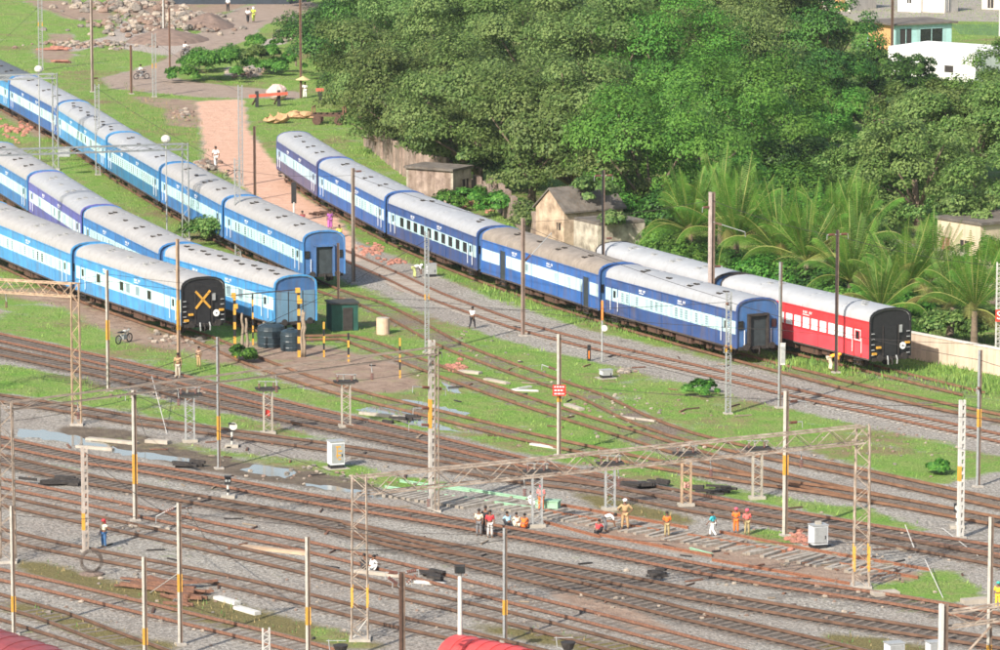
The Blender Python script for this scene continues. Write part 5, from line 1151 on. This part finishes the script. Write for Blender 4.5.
WH=(.72,.72,.70); CRE=(.62,.55,.42); TAN=(.40,.27,.14); GRY=(.16,.16,.17); DK=(.03,.03,.035); RED=(.62,.05,.06); ORG=(.80,.17,.03); CYN=(.05,.45,.52); BLU=(.05,.13,.28); PNK=(.75,.10,.16); LB=(.30,.52,.68); KH=(.34,.27,.14); PUR=(.32,.10,.32)
PEOPLE = [
 (472,329,22,'walk',WH,DK,'hair','man in a white shirt and dark trousers walking beside the clean track',-.6),
 (178,378,25,'stand',TAN,(.42,.38,.30),'hair','man in a tan shirt standing at the foot of the tan mast',3.0),
 (199,367,20,'stand',(.36,.24,.17),TAN,'hair','man in brown clothes on the grass right of the tan mast',2.6),
 (104,548,29,'point',CRE,BLU,RED,'worker in cream shirt, jeans and red headcloth beside the wire coil',2.4),
 (479,536,27,'stand',CRE,GRY,'hair','man in a cream shirt, leftmost of the three standing together',3.0),
 (485.5,535,29,'stand',DK,DK,'hair','man in dark clothes between the cream and red shirts',2.8),
 (490,538,28,'stand',RED,(.5,.48,.46),'hair','man in a red shirt and pale trousers, rightmost of the three',3.3),
 (508,527,13,'squat',LB,DK,'hair','seated worker in light blue near the short lattice post',.5),
 (517,528,12,'squat',CRE,CRE,'hair','seated worker in cream between the blue and orange ones',.3),
 (524,529,12,'squat',ORG,ORG,'hair','seated worker in orange at the foot of the short post',-.3),
 (541,511,26,'stand',(.85,.22,.20),ORG,PNK,'worker in pink shirt and orange trousers behind the short post',2.9),
 (533,506,14,'squat',WH,WH,'hair','crouching figure in white left of the pink shirted worker',1.0),
 (606,532,19,'bend',WH,GRY,'hair','bending worker in white with dark trousers on the track panel',-1.4),
 (598,535,14,'squat',RED,DK,'hair','crouching worker in red at the end of the sleepers',-.6),
 (625,530,31,'akimbo',TAN,TAN,WH,'worker in tan with a white headcloth and hands on hips',3.1),
 (667,537,24,'stand',ORG,KH,'hair','worker in an orange shirt and khaki trousers standing alone on the sleepers',3.1),
 (713,537,25,'walk',CYN,WH,'hair','worker in a turquoise shirt and white trousers',1.2),
 (736,533,25,'stand',ORG,ORG,PNK,'worker in orange with a pink headcloth, left of the close pair',3.0),
 (747,535,26,'stand',(.85,.16,.14),KH,PNK,'worker in a pinkish red shirt, right of the close pair',3.3),
 (372,572,17,'squat',WH,WH,'hair','crouching person in white beside the tall lattice column',-1.0),
 (366,571,17,'squat',DK,DK,'hair','crouching person in black left of the one in white',.8),
 (216,167,24,'walk',WH,WH,'hair','person in white walking on the pink path',.3),
 (248,23,18,'walk',WH,DK,'hair','person in white shirt, left of the pair on the far dirt road',.2),
 (253.5,22,18,'walk',(.50,.62,.08),(.45,.55,.10),WH,'person in yellow green clothes, right of the pair on the far dirt road',.2),
 (228,12,17,'stand',WH,DK,'hair','person in white near the long dark shed',2.8),
 (330,229,19,'stand',PUR,(.40,.12,.36),'hair','woman in a purple sari standing beside the mauve coach',.4),
 (303,223,12,'squat',(.30,.05,.06),DK,'hair','person in dark red squatting at the end of the pink path',.4),
 (340,237,12,'squat',(.55,.60,.10),KH,'hair','person in yellow squatting beside the rusty mast',.4),
 (415,278,14,'bend',WH,(.45,.5,.2),WH,'bending person in white beside the small white cabinet',-1.2),
 (831,371,18,'bend',(.85,.40,.04),CRE,(.85,.40,.04),'bending person in saffron cloth by the foot of the telegraph pole',-1.3),
 (998,609,22,'stand',(.80,.50,.04),(.80,.50,.04),(.05,.35,.30),'person in yellow with a teal headcloth cut by the right edge',2.8),
 (305,98,16,'stand',WH,WH,'hair','person in white under the yellow umbrella',.2),
]
for a in PEOPLE: person(*a[:8], face=a[8], sari='sari' in a[7])
# ================================================================ two wheelers
def bike(x, y, rz, label, moto=True, col=BLACK):
    root = empty('motorcycle' if moto else 'bicycle', at(x,y), rz, label, 'motorcycle' if moto else 'bicycle')
    for e in (-.62,.62):
        w = MB(); n_ = 18; pts = [(e+.29*math.cos(2*math.pi*k/n_),0,.31+.29*math.sin(2*math.pi*k/n_)) for k in range(n_+1)]; w.tube(pts,.045 if moto else .025,BLACK,6); ww = w.build('wheel', root); h_ = MB(); [h_.bar((e,0,.31),(e+.28*math.cos(k*math.pi/4),0,.31+.28*math.sin(k*math.pi/4)),.015,GALV) for k in range(8)]; h_.build('spokes', ww)
    b = MB(); b.tube([(-.62,0,.31),(-.15,0,.42),(.3,0,.72),(.45,0,.85)],.04,col,6); b.tube([(-.62,0,.31),(-.25,0,.72),(.35,0,.78)],.035,col,6); b.build('frame', root)
    b = MB(); b.tube([(.62,0,.31),(.42,0,.92)],.03,GALV,6); b.tube([(.40,-.32,1.0),(.40,.32,1.0)],.02,BLACK,6); b.build('handlebar', root)
    b = MB(); b.sph((.12,0,.80),(.26,.13,.12) if moto else (.05,.04,.04),col,8,5); b.build('fuel_tank' if moto else 'top_tube', root, smooth=True); b = MB(); b.box((-.32,0,.80),(.5 if moto else .25,.22,.09),BLACK); b.build('seat', root)
    if moto: b = MB(); b.box((0,0,.42),(.4,.24,.3),GREYP); b.build('engine', root); b = MB(); b.sph((.55,0,.86),(.08,.08,.09),WHITE,8,5); b.build('headlight', root)
    return root
bike(141.5,79,.4,'motorcycle ridden along the dirt road past the silver lattice mast'); bike(186,56,.9,'motorcycle ridden on the road beside the rubble heap'); bike(124,343,1.0,'parked motorcycle with white parts in front of the azure coach',col=WHITE)
bike(232,179,.2,'dark bicycle lying near the end of the pink path',False)
POSES['ride'] = dict(hip=(0,-.3,.86), ch=(0,-.18,1.16), nk=(0,-.12,1.34), hd=(0,-.08,1.49), aL=[(-.18,-.14,1.28),(-.28,.08,1.08),(-.26,.34,1.0)], aR=[(.18,-.14,1.28),(.28,.08,1.08),(.26,.34,1.0)], lL=[(-.1,-.28,.84),(-.2,.12,.74),(-.2,-.05,.34),(-.2,.1,.28)], lR=[(.1,-.28,.84),(.2,.12,.74),(.2,-.05,.34),(.2,.1,.28)])
_person = person
def rider(x,y,rz,shirt,label):
    POSES['stand'], sv = POSES['ride'], POSES['stand']; person(x,y,15.5,'stand',shirt,GRY,'hair',label,face=rz-math.pi/2); POSES['stand'] = sv
rider(141.5,79,.4,WH,'rider in a white shirt sitting on the motorcycle on the dirt road'); rider(186,56,.9,WH,'rider in white on the motorcycle beside the rubble heap')
# ================================================================ work site
GRNP = mat('pale_green_paint',(.26,.44,.30),.7,.15,3,stain=.2)
def railbar(p, q, mt, label, group, w=.13, z=.12, name='loose_rail'):
    a, b_ = at(*p), at(*q); m = MB(); d = (b_-a); L = d.length; m.box((L/2,0,z),(L,w,.05),mt); m.box((L/2,0,z-.07),(L,.035,.14),mt); m.box((L/2,0,z-.13),(L,w*1.2,.03),mt); o = m.build(name); o.location = a; o.rotation_euler = (0,0,math.atan2(d.y,d.x)); tag(o,label,'rail',group)
RG = 'loose rails at the work site'
for p,q,mt,lb in [((385,488),(532,509),GRNP,'green painted rail lying nearest the three standing men'),((400,482),(470,492),GRNP,'green painted rail behind the thick banded column, left part'),((440,486),(548,503),GRNP,'long green rail running to the short post'),
 ((690,550),(712,556),GRNP,'short bright green bar at the front edge of the sleepers'),
 ((556,505),(688,529),RUSTO,'orange rusted rail behind the workers, left stretch'),((545,512),(660,532),RUSTO,'orange rail directly right of the short post'),((688,536),(786,553),RUSTO,'thick orange rail ending on the concrete sleepers'),((720,533),(800,549),RUSTO,'orange rail passing behind the silver cabinet with the brick'),((800,549),(930,571),RUSTO,'orange rail running on under the right column of the portal'),
 ((840,565),(918,579),RUSTO,'shorter rail on the last sleepers at the right'),((544,523),(600,538),RUSTO,'orange rail in front of the seated workers'),((600,536),(712,557),RUSTO,'orange rail along the front edge of the sleepers, left'),((712,561),(850,585),RUSTO,'orange rail along the front edge of the sleepers, right')]: railbar(p,q,mt,lb,RG)
rs_ = random.Random(9); k = 0
A0, B0 = at(470,499), at(905,577); nS_ = int((B0-A0).length/.62); dd = (B0-A0).normalized(); base_sl = None
for i in range(nS_):
    c = A0 + dd*(i*.62) ; px_, py_ = pix(c.x, c.y)
    m = None
    if base_sl is None:
        m = MB(); m.box((0,0,.04),(.26,2.6,.2),mat('new_sleeper_concrete',(.31,.28,.24),.9,.3,1.0,stain=.6)); base_sl = m.build('concrete_sleeper'); o = base_sl
    else: o = base_sl.copy(); COL.objects.link(o)
    o.location = (c.x, c.y, rs_.uniform(-.09,.03)); o.rotation_euler = (0,0,math.atan2(dd.y,dd.x)+rs_.uniform(-.14,.14) + (.25 if px_ > 800 and i % 5 == 0 else 0))
    tag(o, 'new concrete sleeper in the row laid out on the work site', 'sleeper', 'new concrete sleepers in the work site row')
A1, B1 = at(392,493), at(478,506); 
for i in range(14):
    c = A1.lerp(B1, i/13); o = base_sl.copy(); COL.objects.link(o); o.location = (c.x,c.y,.02); o.rotation_euler = (0,0,math.atan2(dd.y,dd.x)+rs_.uniform(-.1,.1)); tag(o,'dark sleeper under the green rails behind the three standing men','sleeper','sleepers under the green rails')
m = MB(); m.box((0,0,.28),(1.3,.6,.4),GRNP); m.box((0,0,.5),(1.4,.7,.05),GRNP); o = m.build('green_trolley'); o.location = at(548,509); o.rotation_euler=(0,0,-.3); tag(o,'pale green box trolley right of the worker in pink','trolley')
# ================================================================ scrap, slabs, stones
def slab(x,y,L,w,h,rz,mt,label,name='concrete_slab',cat='slab',group=None):
    h *= .55; w *= .8; L *= .85; m = MB(); m.box((0,0,h/2),(L,w,h),mt); m.box((L*.12,0,h+.01),(L*.7,w*.7,.03),mt); o = m.build(name); o.location = at(x,y); o.rotation_euler = (0,0,rz); tag(o,label,cat,group)
LGT = mat('light_concrete_slab',(.36,.32,.27),.9,.15,2,stain=.2)
for a in [(112,442,4.2,.6,.25,-.5,LGT,'broken pale slab beside the long puddle, left piece'),(158,443,1.8,.7,.35,-.4,LGT,'short thick slab right of the tall white mast'),(95,449,3.0,.4,.25,-.45,LGT,'pale slab at the edge of the puddle by the rusty mast'),
 (227,602,2.2,.5,.3,-.9,WHITE,'white beam lying below the wire coil track'),(247,612,2.2,.5,.3,-.9,WHITE,'second white beam right of the first on the dry grass'),(380,575,3.5,.45,.25,-.5,LGT,'pale beam beside the crouching person'),(430,584,2.0,.4,.2,-.4,WHITE,'white plank between the nearest tracks'),
 (275,551,5.0,.7,.2,-.5,mat('sandy_debris',(.40,.29,.20),.95,.2,1),'sandy strip of debris between two near tracks'),(574,408,2.5,.5,.25,-1.1,LGT,'slab leaning on the ground right of the red notice board'),(522,391,2.6,.25,.15,-.2,WHITE,'white plank crossed by another, in the grass left of the notice board'),(522,389,2.0,.25,.19,.8,WHITE,'short white plank lying across the longer one'),
 (545,447,2.6,.35,.2,-.7,WHITE,'white plank just left of the notice board mast'),(385,417,4.5,.4,.3,-.6,LGT,'pale rail by the puddles with the yellow clad point machine'),(497,382,2.8,.5,.2,-.9,LGT,'light slab in the grass above the crossed planks'),(470,373,2.0,.6,.25,-.6,LGT,'pale slab near the red rubble in the grass'),
 (642,420,2.5,.3,.15,-.7,LGT,'pale plank beside the rusty tracks in the grass'),(625,418,2.0,.3,.15,-.7,LGT,'light plank left of the other plank in the grass'),(885,595,1.6,.9,.35,.3,LGT,'pale stone block on the grass near the right mast'),(975,603,1.6,.8,.4,.3,LGT,'pale stone block left of the person in yellow'),(150,528,3.0,.35,.2,-.4,LGT,'pale beam at the foot of the tall white mast')]: slab(*a)
rk = random.Random(21)
def rock(x,y,r,mt,label,group='loose stones and rubble',flat=.6,name='stone'):
    m = MB(); m.sph((0,0,r*flat*.6),(r,r*rk.uniform(.6,1),r*flat),mt,8,6); m.v = [(a*rk.uniform(.75,1.15),b*rk.uniform(.75,1.15),c*rk.uniform(.8,1.2)) for a,b,c in m.v]; o = m.build(name); o.location = at(x,y); o.rotation_euler=(0,0,rk.random()*6); tag(o,label,'stone',group)
STN = [mat('pale_boulder',(.29,.245,.20),.95,.35,2), mat('grey_boulder',(.17,.15,.13),.95,.35,2), mat('brown_boulder',(.20,.14,.11),.95,.25,2)]
HEAPS = [(160,28,80,14,70,.9,'rubble and rock heap near the top left, around the white mast'),(185,20,40,6,30,1.2,'boulders beside the far dirt road'),(120,8,60,6,40,1.1,'line of boulders along the top edge'),(90,45,60,4,40,.6,'low row of stones left of the rubble heap'),
 (245,73,18,5,30,.5,'heap of pale stones between the bushes'),(310,17,14,3,20,.6,'pale rubbish heap by the edge of the wood'),(282,38,10,4,20,.5,'small rubbish heap beside the road curve'),(185,115,12,5,20,.4,'grey rubble at the left side of the pink path'),(205,168,12,6,24,.6,'pale rubble pile at the left edge of the pink path'),
 (15,130,25,10,30,.4,'reddish rubble between the far and middle trains'),(180,340,30,5,40,.3,'pale stones along the grass below the azure coach'),(372,250,14,6,24,.3,'orange brick rubble beside the clean track, left'),(395,262,12,4,18,.25,'orange brick rubble beside the clean track, right'),
 (800,540,14,6,20,.3,'stones around the silver cabinet with the brick'),(455,368,12,5,18,.3,'reddish rubble in the grass near the thick banded column'),(625,372,10,3,14,.3,'stones beside the small white cabinet'),(490,205,25,8,26,.5,'fallen bricks in front of the broken dark wall'),(170,395,60,6,18,.25,'scattered stones in the grass strip'),
 (330,475,80,12,26,.22,'scattered stones around the puddles'),(700,600,250,30,40,.18,'scattered pale stones on the ballast at lower right'),(150,600,130,30,30,.18,'scattered stones on the ballast at lower left'),(560,480,200,60,40,.18,'scattered pale stones around the main tracks'),(620,400,90,30,40,.16,'scattered stones and litter in the central grass'),(400,600,220,30,60,.12,'small litter on the ballast at the bottom centre'),(850,560,110,40,60,.13,'small litter and stones on the ballast at the right'),(120,500,130,50,50,.13,'litter between the tracks below the long puddle'),(480,345,80,30,30,.15,'stones and litter on the grass by the clean track'),(880,440,110,25,30,.15,'scattered stones in the grass at the right')]
for hi,(cx,cy,wx,wy,n_,sz,lb) in enumerate(HEAPS):
    m = MB(); big = sz > .45; sz = sz*.62 if big else sz*.85; n_ = int(n_*2.6) if big else int(n_*1.6)
    for i in range(n_):
        u, v = rk.gauss(0,.45), rk.gauss(0,.45); p = at(cx+u*wx, cy+v*wy); r = sz*rk.uniform(.4,1.1); z = max(0,(1-u*u-v*v))*sz*(1.0 if big else 0)*rk.random()
        mt = (BRICK if 'brick' in lb or 'reddish' in lb else STN[rk.randrange(3)]); k0 = len(m.v); m.sph((p.x,p.y,z+r*.25),(r,r*.8,r*.6),mt,7,5)
        m.v[k0:] = [(a+rk.uniform(-.18,.18)*r,b+rk.uniform(-.18,.18)*r,c+rk.uniform(-.15,.15)*r) for a,b,c in m.v[k0:]]
    tag(m.build('rubble'), lb, 'rubble', kind='stuff')
# earth mounds
for x,y,rx,ry,h,lb in [(208,26,3.5,7,1.7,'brown earth mound beside the far dirt road'),(168,40,5,8,1.5,'earth mound behind the rubble at the top left')]:
    m = MB(); n_ = 20; V = [(0,0,h)]; 
    for k in (1,2,3,4):
        for j in range(n_): t=2*math.pi*j/n_; f=k/4; V.append((rx*f*math.cos(t)*rk.uniform(.9,1.1),ry*f*math.sin(t)*rk.uniform(.9,1.1),h*(1-f)**.8*rk.uniform(.8,1.1) if k<4 else -.05))
    fs = [(0,1+j,1+(j+1)%n_) for j in range(n_)] + [(1+k*n_+j,1+k*n_+n_+j,1+k*n_+n_+(j+1)%n_,1+k*n_+(j+1)%n_) for k in range(3) for j in range(n_)]
    m.add(V,fs,mat('brown_earth',(.20,.14,.11),.95,.3,1,bump=.5)); o = m.build('earth_mound',smooth=True); o.location = at(x,y); tag(o,lb,'mound')
# rusty scrap heaps, logs piles
for i,(x,y,n_,L,lb,mt) in enumerate([(55,50,8,3.2,'pile of reddish timber baulks left of the rubble heap',BRICK),(62,62,4,2.2,'small pile of red timber below the larger pile',BRICK),(160,588,14,3.0,'heap of rusty rail scrap right of the wire coil',RUST),(185,597,10,2.6,'rusty scrap plates below the guyed mast',RUST),(640,488,9,1.6,'dark bundle of scrap left of the rusty switch post',DARK),(655,485,5,1.2,'few dark scrap bars by the grass strip',DARK),(713,493,7,1.5,'dark scrap bundle between two switch posts',DARK),(62,484,10,1.8,'dark tarred scrap bundle left of the white and rust mast',DARK),(655,577,6,.9,'dark debris between the lower right tracks',DARK),(185,468,6,1.5,'dark bars beside the end of the long puddle',DARK),(398,421,6,1.2,'point machine parts near the pale rail and puddles',DARK),(430,578,6,1.2,'dark sack heap left of the white lamp post',DARK),(320,216,8,1.2,'brown scrap pile beside the woman in the sari',RUSTD)]):
    m = MB()
    for k in range(n_):
        a = rk.uniform(-.9,.3); c = Vector((rk.gauss(0,.5),rk.gauss(0,.7),.1+.1*(k%3))); d = Vector((math.cos(a),math.sin(a),rk.uniform(-.04,.04)))*L*rk.uniform(.3,.5); m.bar(c-d,c+d,rk.uniform(.1,.28),mt,rk.uniform(.08,.2))
    o = m.build('scrap_pile'); o.location = at(x,y); tag(o,lb,'scrap',kind='stuff')
# wire coil
m = MB(); 
for k in range(7): 
    r = .46+.05*(k%4); pts = [(r*math.cos(t*math.pi/10),-.35+.05*k+.02*math.sin(t),.78+r*1.05*math.sin(t*math.pi/10)) for t in range(21)]; m.tube(pts,.014,mat('wire_brown',(.09,.07,.06),.7),5)
root = empty('wire_coil', at(92,575), 0, 'upright coil of black wire at the foot of the white and rust mast', 'wire coil'); m.build('coil', root); m = MB(); m.sph((0,0,.05),(.7,.5,.14),mat('tangled_wire',(.16,.12,.10),.9,.4,8),10,5); m.build('tangle', root)
# maroon roofs bottom
MAR = mat('maroon_sheet_roof',(.22,.045,.05),.5,.2,1.5,stain=.2); REDR = mat('red_sheet_roof',(.50,.06,.06),.5,.15,1.5,stain=.2)
def dome(x, ytop, L, W_, h, mt, rz, label):
    c = at(x, ytop+34); root = empty('shelter_roof', (c.x,c.y,0), rz, label, 'shelter'); m = MB(); n_ = 12; V = []; zt = zat(c, ytop)
    for i in (0,1):
        for k in range(n_+1): t = math.pi*k/n_; V.append(((-.5+i)*L, W_/2*math.cos(t), zt-h+h*math.sin(t)))
    m.add(V,[(k,k+1,n_+2+k,n_+1+k) for k in range(n_)]+[tuple(range(n_,-1,-1)),tuple(range(n_+1,2*n_+2))],mt); m.build('roof', root)
    for k in range(1,6): m = MB(); [m.bar(Vector(V[j])*1.004+Vector((L*k/6,0,0)),Vector(V[j+1])*1.004+Vector((L*k/6,0,0)),.06,mt) for j in range(n_)]; m.build('roof_rib', root)
    for sx in (-1,1):
        for sy in (-1,1): m = MB(); m.box((sx*L*.46,sy*W_*.47,(zt-h)/2),(.12,.12,zt-h),GREYP); m.build('post', root)
dome(10,637,7.0,3.2,.9,MAR,-.9,'maroon arched roof in the bottom left corner'); dome(489,642,4.4,2.6,.9,REDR,-.75,'red arched roof at the bottom edge, centre')
# floodlight heads
for x,y,zt,lb in [(569,700,640,'floodlight on a bracket at the bottom edge, right of the red roof'),(342,700,643,'floodlight head at the bottom edge, left of the tall lattice column')]:
    p,h = base_h(x,y,zt); root = empty('floodlight', p, 0, lb, 'floodlight'); m = MB(); m.tube([(0,0,0),(0,0,h-.4)],.07,GREYP,8); m.build('post', root); m = MB(); m.tube([(-.05,0,h-.1),(-.05,0,h-.45)],[.36,.22],DARK,12); m.build('head', root); m = MB(); m.tube([(-.6,0,h+.15),(-.55,0,h-.35),(-.1,0,h-.5)],.025,GREYP,5); m.tube([(-.7,0,h+.1),(.2,0,h+.1)],.02,GREYP,5); m.build('bracket', root)
p,h = base_h(460,668,572); m = MB(); m.box((0,-.1,0),(.5,.4,.36),DARK); m.box((0,-.32,0),(.4,.04,.28),GLASSD); o = m.build('lamp_head'); o.location = (p.x,p.y,h+.16); tag(o,'dark lamp head on top of the white post at the bottom centre','lamp')
# parasol, tarp, cow, floodlights on the portals
p = at(303,98); root = empty('umbrella', p, 0, 'faded yellow umbrella held beside the road near the wood', 'umbrella'); m = MB(); n_=10; V=[(0,0,2.35)]+[(0.8*math.cos(2*math.pi*j/n_),0.8*math.sin(2*math.pi*j/n_),1.95) for j in range(n_)]; m.add(V,[(0,1+j,1+(j+1)%n_) for j in range(n_)],mat('faded_yellow_cloth',(.50,.40,.20),.8,.1,2)); m.build('canopy', root); m = MB(); m.tube([(0,0,1.0),(0,0,2.3)],.02,DARK,5); m.build('shaft', root)
m = MB(); m.sph((0,0,.8),(1.1,.8,.85),mat('pinkish_tarpaulin',(.52,.38,.35),.8,.15,2,stain=.2),12,8); m.v = [(a*rk.uniform(.9,1.1),b*rk.uniform(.9,1.1),max(0,c*rk.uniform(.92,1.08))) for a,b,c in m.v]; o = m.build('tarpaulin_bundle'); o.location = at(277,100); tag(o,'pinkish white tarpaulin bundle behind the red buffer beam','bundle')
m = MB(); m.sph((0,0,.6),(1.3,1.0,.7),mat('straw',(.42,.26,.14),.95,.2,2,bump=.6),12,7); m.v=[(a*rk.uniform(.6,1.2),b*rk.uniform(.6,1.2),max(0,c*rk.uniform(.3,1.0))) for a,b,c in m.v]; o = m.build('straw_heap'); o.location = at(276,123); tag(o,'straw coloured heap left of the rusty wagon frame','heap')
m = MB(); m.sph((0,0,.4),(1.6,1.1,.55),mat('straw',(.42,.26,.14)),12,7); m.v=[(a*rk.uniform(.6,1.2),b*rk.uniform(.6,1.2),max(0,c*rk.uniform(.3,1.0))) for a,b,c in m.v]; o = m.build('straw_heap'); o.location = at(300,118); tag(o,'second straw coloured heap nearer the wagon frame','heap')
def flood(x,yb,yt,label):
    p,h = base_h(x,yb,yt); root = empty('floodlight', p, 0, label, 'floodlight'); m = MB(); m.sph((0,0,h),(.4,.35,.35),WHITE,10,6); m.build('globe', root); m = MB(); m.tube([(0,0,0),(0,0,h-.3)],.06,GALV,6); m.build('post', root)
flood(167,236,139,'white floodlight globe beside the silver portal between the trains'); flood(40,160,69,'white floodlight globe over the far left coaches')
# guy stays
def stay(p, q, zq, label, w=.05):
    a = at(*p); b_ = at(*q[:2]); z = zat(b_, q[2]); m = MB(); m.tube([a, (b_.x,b_.y,z)], w*.5, WHITE, 5); tag(m.build('guy_stay'), label, 'stay', 'guy stays of the masts')
for p,q,lb in [((205,538),(188,645,508),'pale stay leaning right of the guyed mast'),((150,593),(184,645,570),'lower pale stay left of the guyed mast'),((167,434),(152,400,376),'pale stay crossing the left portal beam'),((146,436),(136,521,405),'short stay at the foot of the tall white mast'),((943,598),(925,572,560),'striped stay by the last sleepers'),((978,556),(942,530,528),'pale stay in front of the right masts'),((916,553),(905,540,525),'thin stay with a white foot right of the portal column'),((352,640),(368,640,618),'short stay at the foot of the lattice column')]: stay(p,q,0,lb)
# overhead wires (few, thin)
def wire(pts, label):
    W_ = []
    for (x,yb,yt) in pts: p = at(x,yb); W_.append(Vector((p.x,p.y,zat(p,yt))))
    out = []
    for a, b_ in zip(W_[:-1],W_[1:]):
        for k in range(12): t=k/12; q=a.lerp(b_,t); q.z -= .9*4*t*(1-t)*.3; out.append(q)
    out.append(W_[-1]); m = MB(); m.tube(out,.016,DARK,4); tag(m.build('overhead_wire'),label,'wire','overhead wires')
wire([(-40,400,290),(108,391,274),(427,353,300),(780,408,330),(1060,440,345)],'thin overhead wire running across the middle of the yard')
wire([(-40,545,425),(135,521,398),(433,510,370),(785,536,400),(1060,560,420)],'thin overhead wire over the main tracks')
wire([(14,635,515),(180,645,512),(505,642,535),(988,690,540)],'thin overhead wire over the nearest tracks')
wire([(98,175,88),(238,257,170),(353,283,175),(523,336,225),(728,414,300)],'thin overhead wire above the left train and the clean track')
wire([(-40,60,75),(41,70,5),(154,97,40),(241,186,92)],'thin overhead wire at the top left')


wire([(-40,400,280),(108,391,281),(427,353,308),(728,414,302),(978,487,360),(1060,500,372)],'thin overhead wire from the brown and white mast to the grass masts')
wire([(8,562,412),(219,469,345),(427,353,240)],'thin overhead wire crossing the puddles')
wire([(86,552,452),(180,645,520),(308,672,548),(505,642,540)],'thin sagging wire between the near masts')
wire([(523,336,222),(711,341,200),(836,373,236),(997,373,266)],'thin overhead wire in front of the palms')
wire([(559,456,338),(785,536,396),(960,538,404),(1060,545,412)],'thin overhead wire from the notice board mast to the right')
wire([(135,521,394),(360,640,480),(505,642,531)],'thin overhead wire across the lower left tracks')

hz = bpy.data.materials.new('haze'); hz.use_nodes = True; n = hz.node_tree.nodes; l = hz.node_tree.links; n.remove(n['Principled BSDF']); pv = n.new('ShaderNodeVolumePrincipled'); pv.inputs['Density'].default_value = .00005; pv.inputs['Color'].default_value = (.85,.92,1,1); l.new(pv.outputs[0], n['Material Output'].inputs['Volume'])
m = MB(); m.box((0,450,30),(1200,1100,62),hz); tag(m.build('haze'), kind='stuff')

for i,(cx,cy,wx,wy,n_) in enumerate([(300,520,260,90,70),(750,570,230,60,70),(560,400,180,60,40)]):
    m = MB()
    for k in range(n_):
        p = at(cx+rk.gauss(0,.5)*wx, cy+rk.gauss(0,.5)*wy); a = rk.random()*6; L = rk.uniform(.15,.6); m.bar(p+Vector((-L*math.cos(a),-L*math.sin(a),.05)), p+Vector((L*math.cos(a),L*math.sin(a),.06)), rk.uniform(.05,.16), (DARK,RUSTD,WOOD,RUST)[k%4], .06)
    tag(m.build('debris'), ('dark scraps strewn between the lower left tracks','dark scraps strewn between the lower right tracks','small scraps strewn through the central grass')[i], 'debris', kind='stuff')
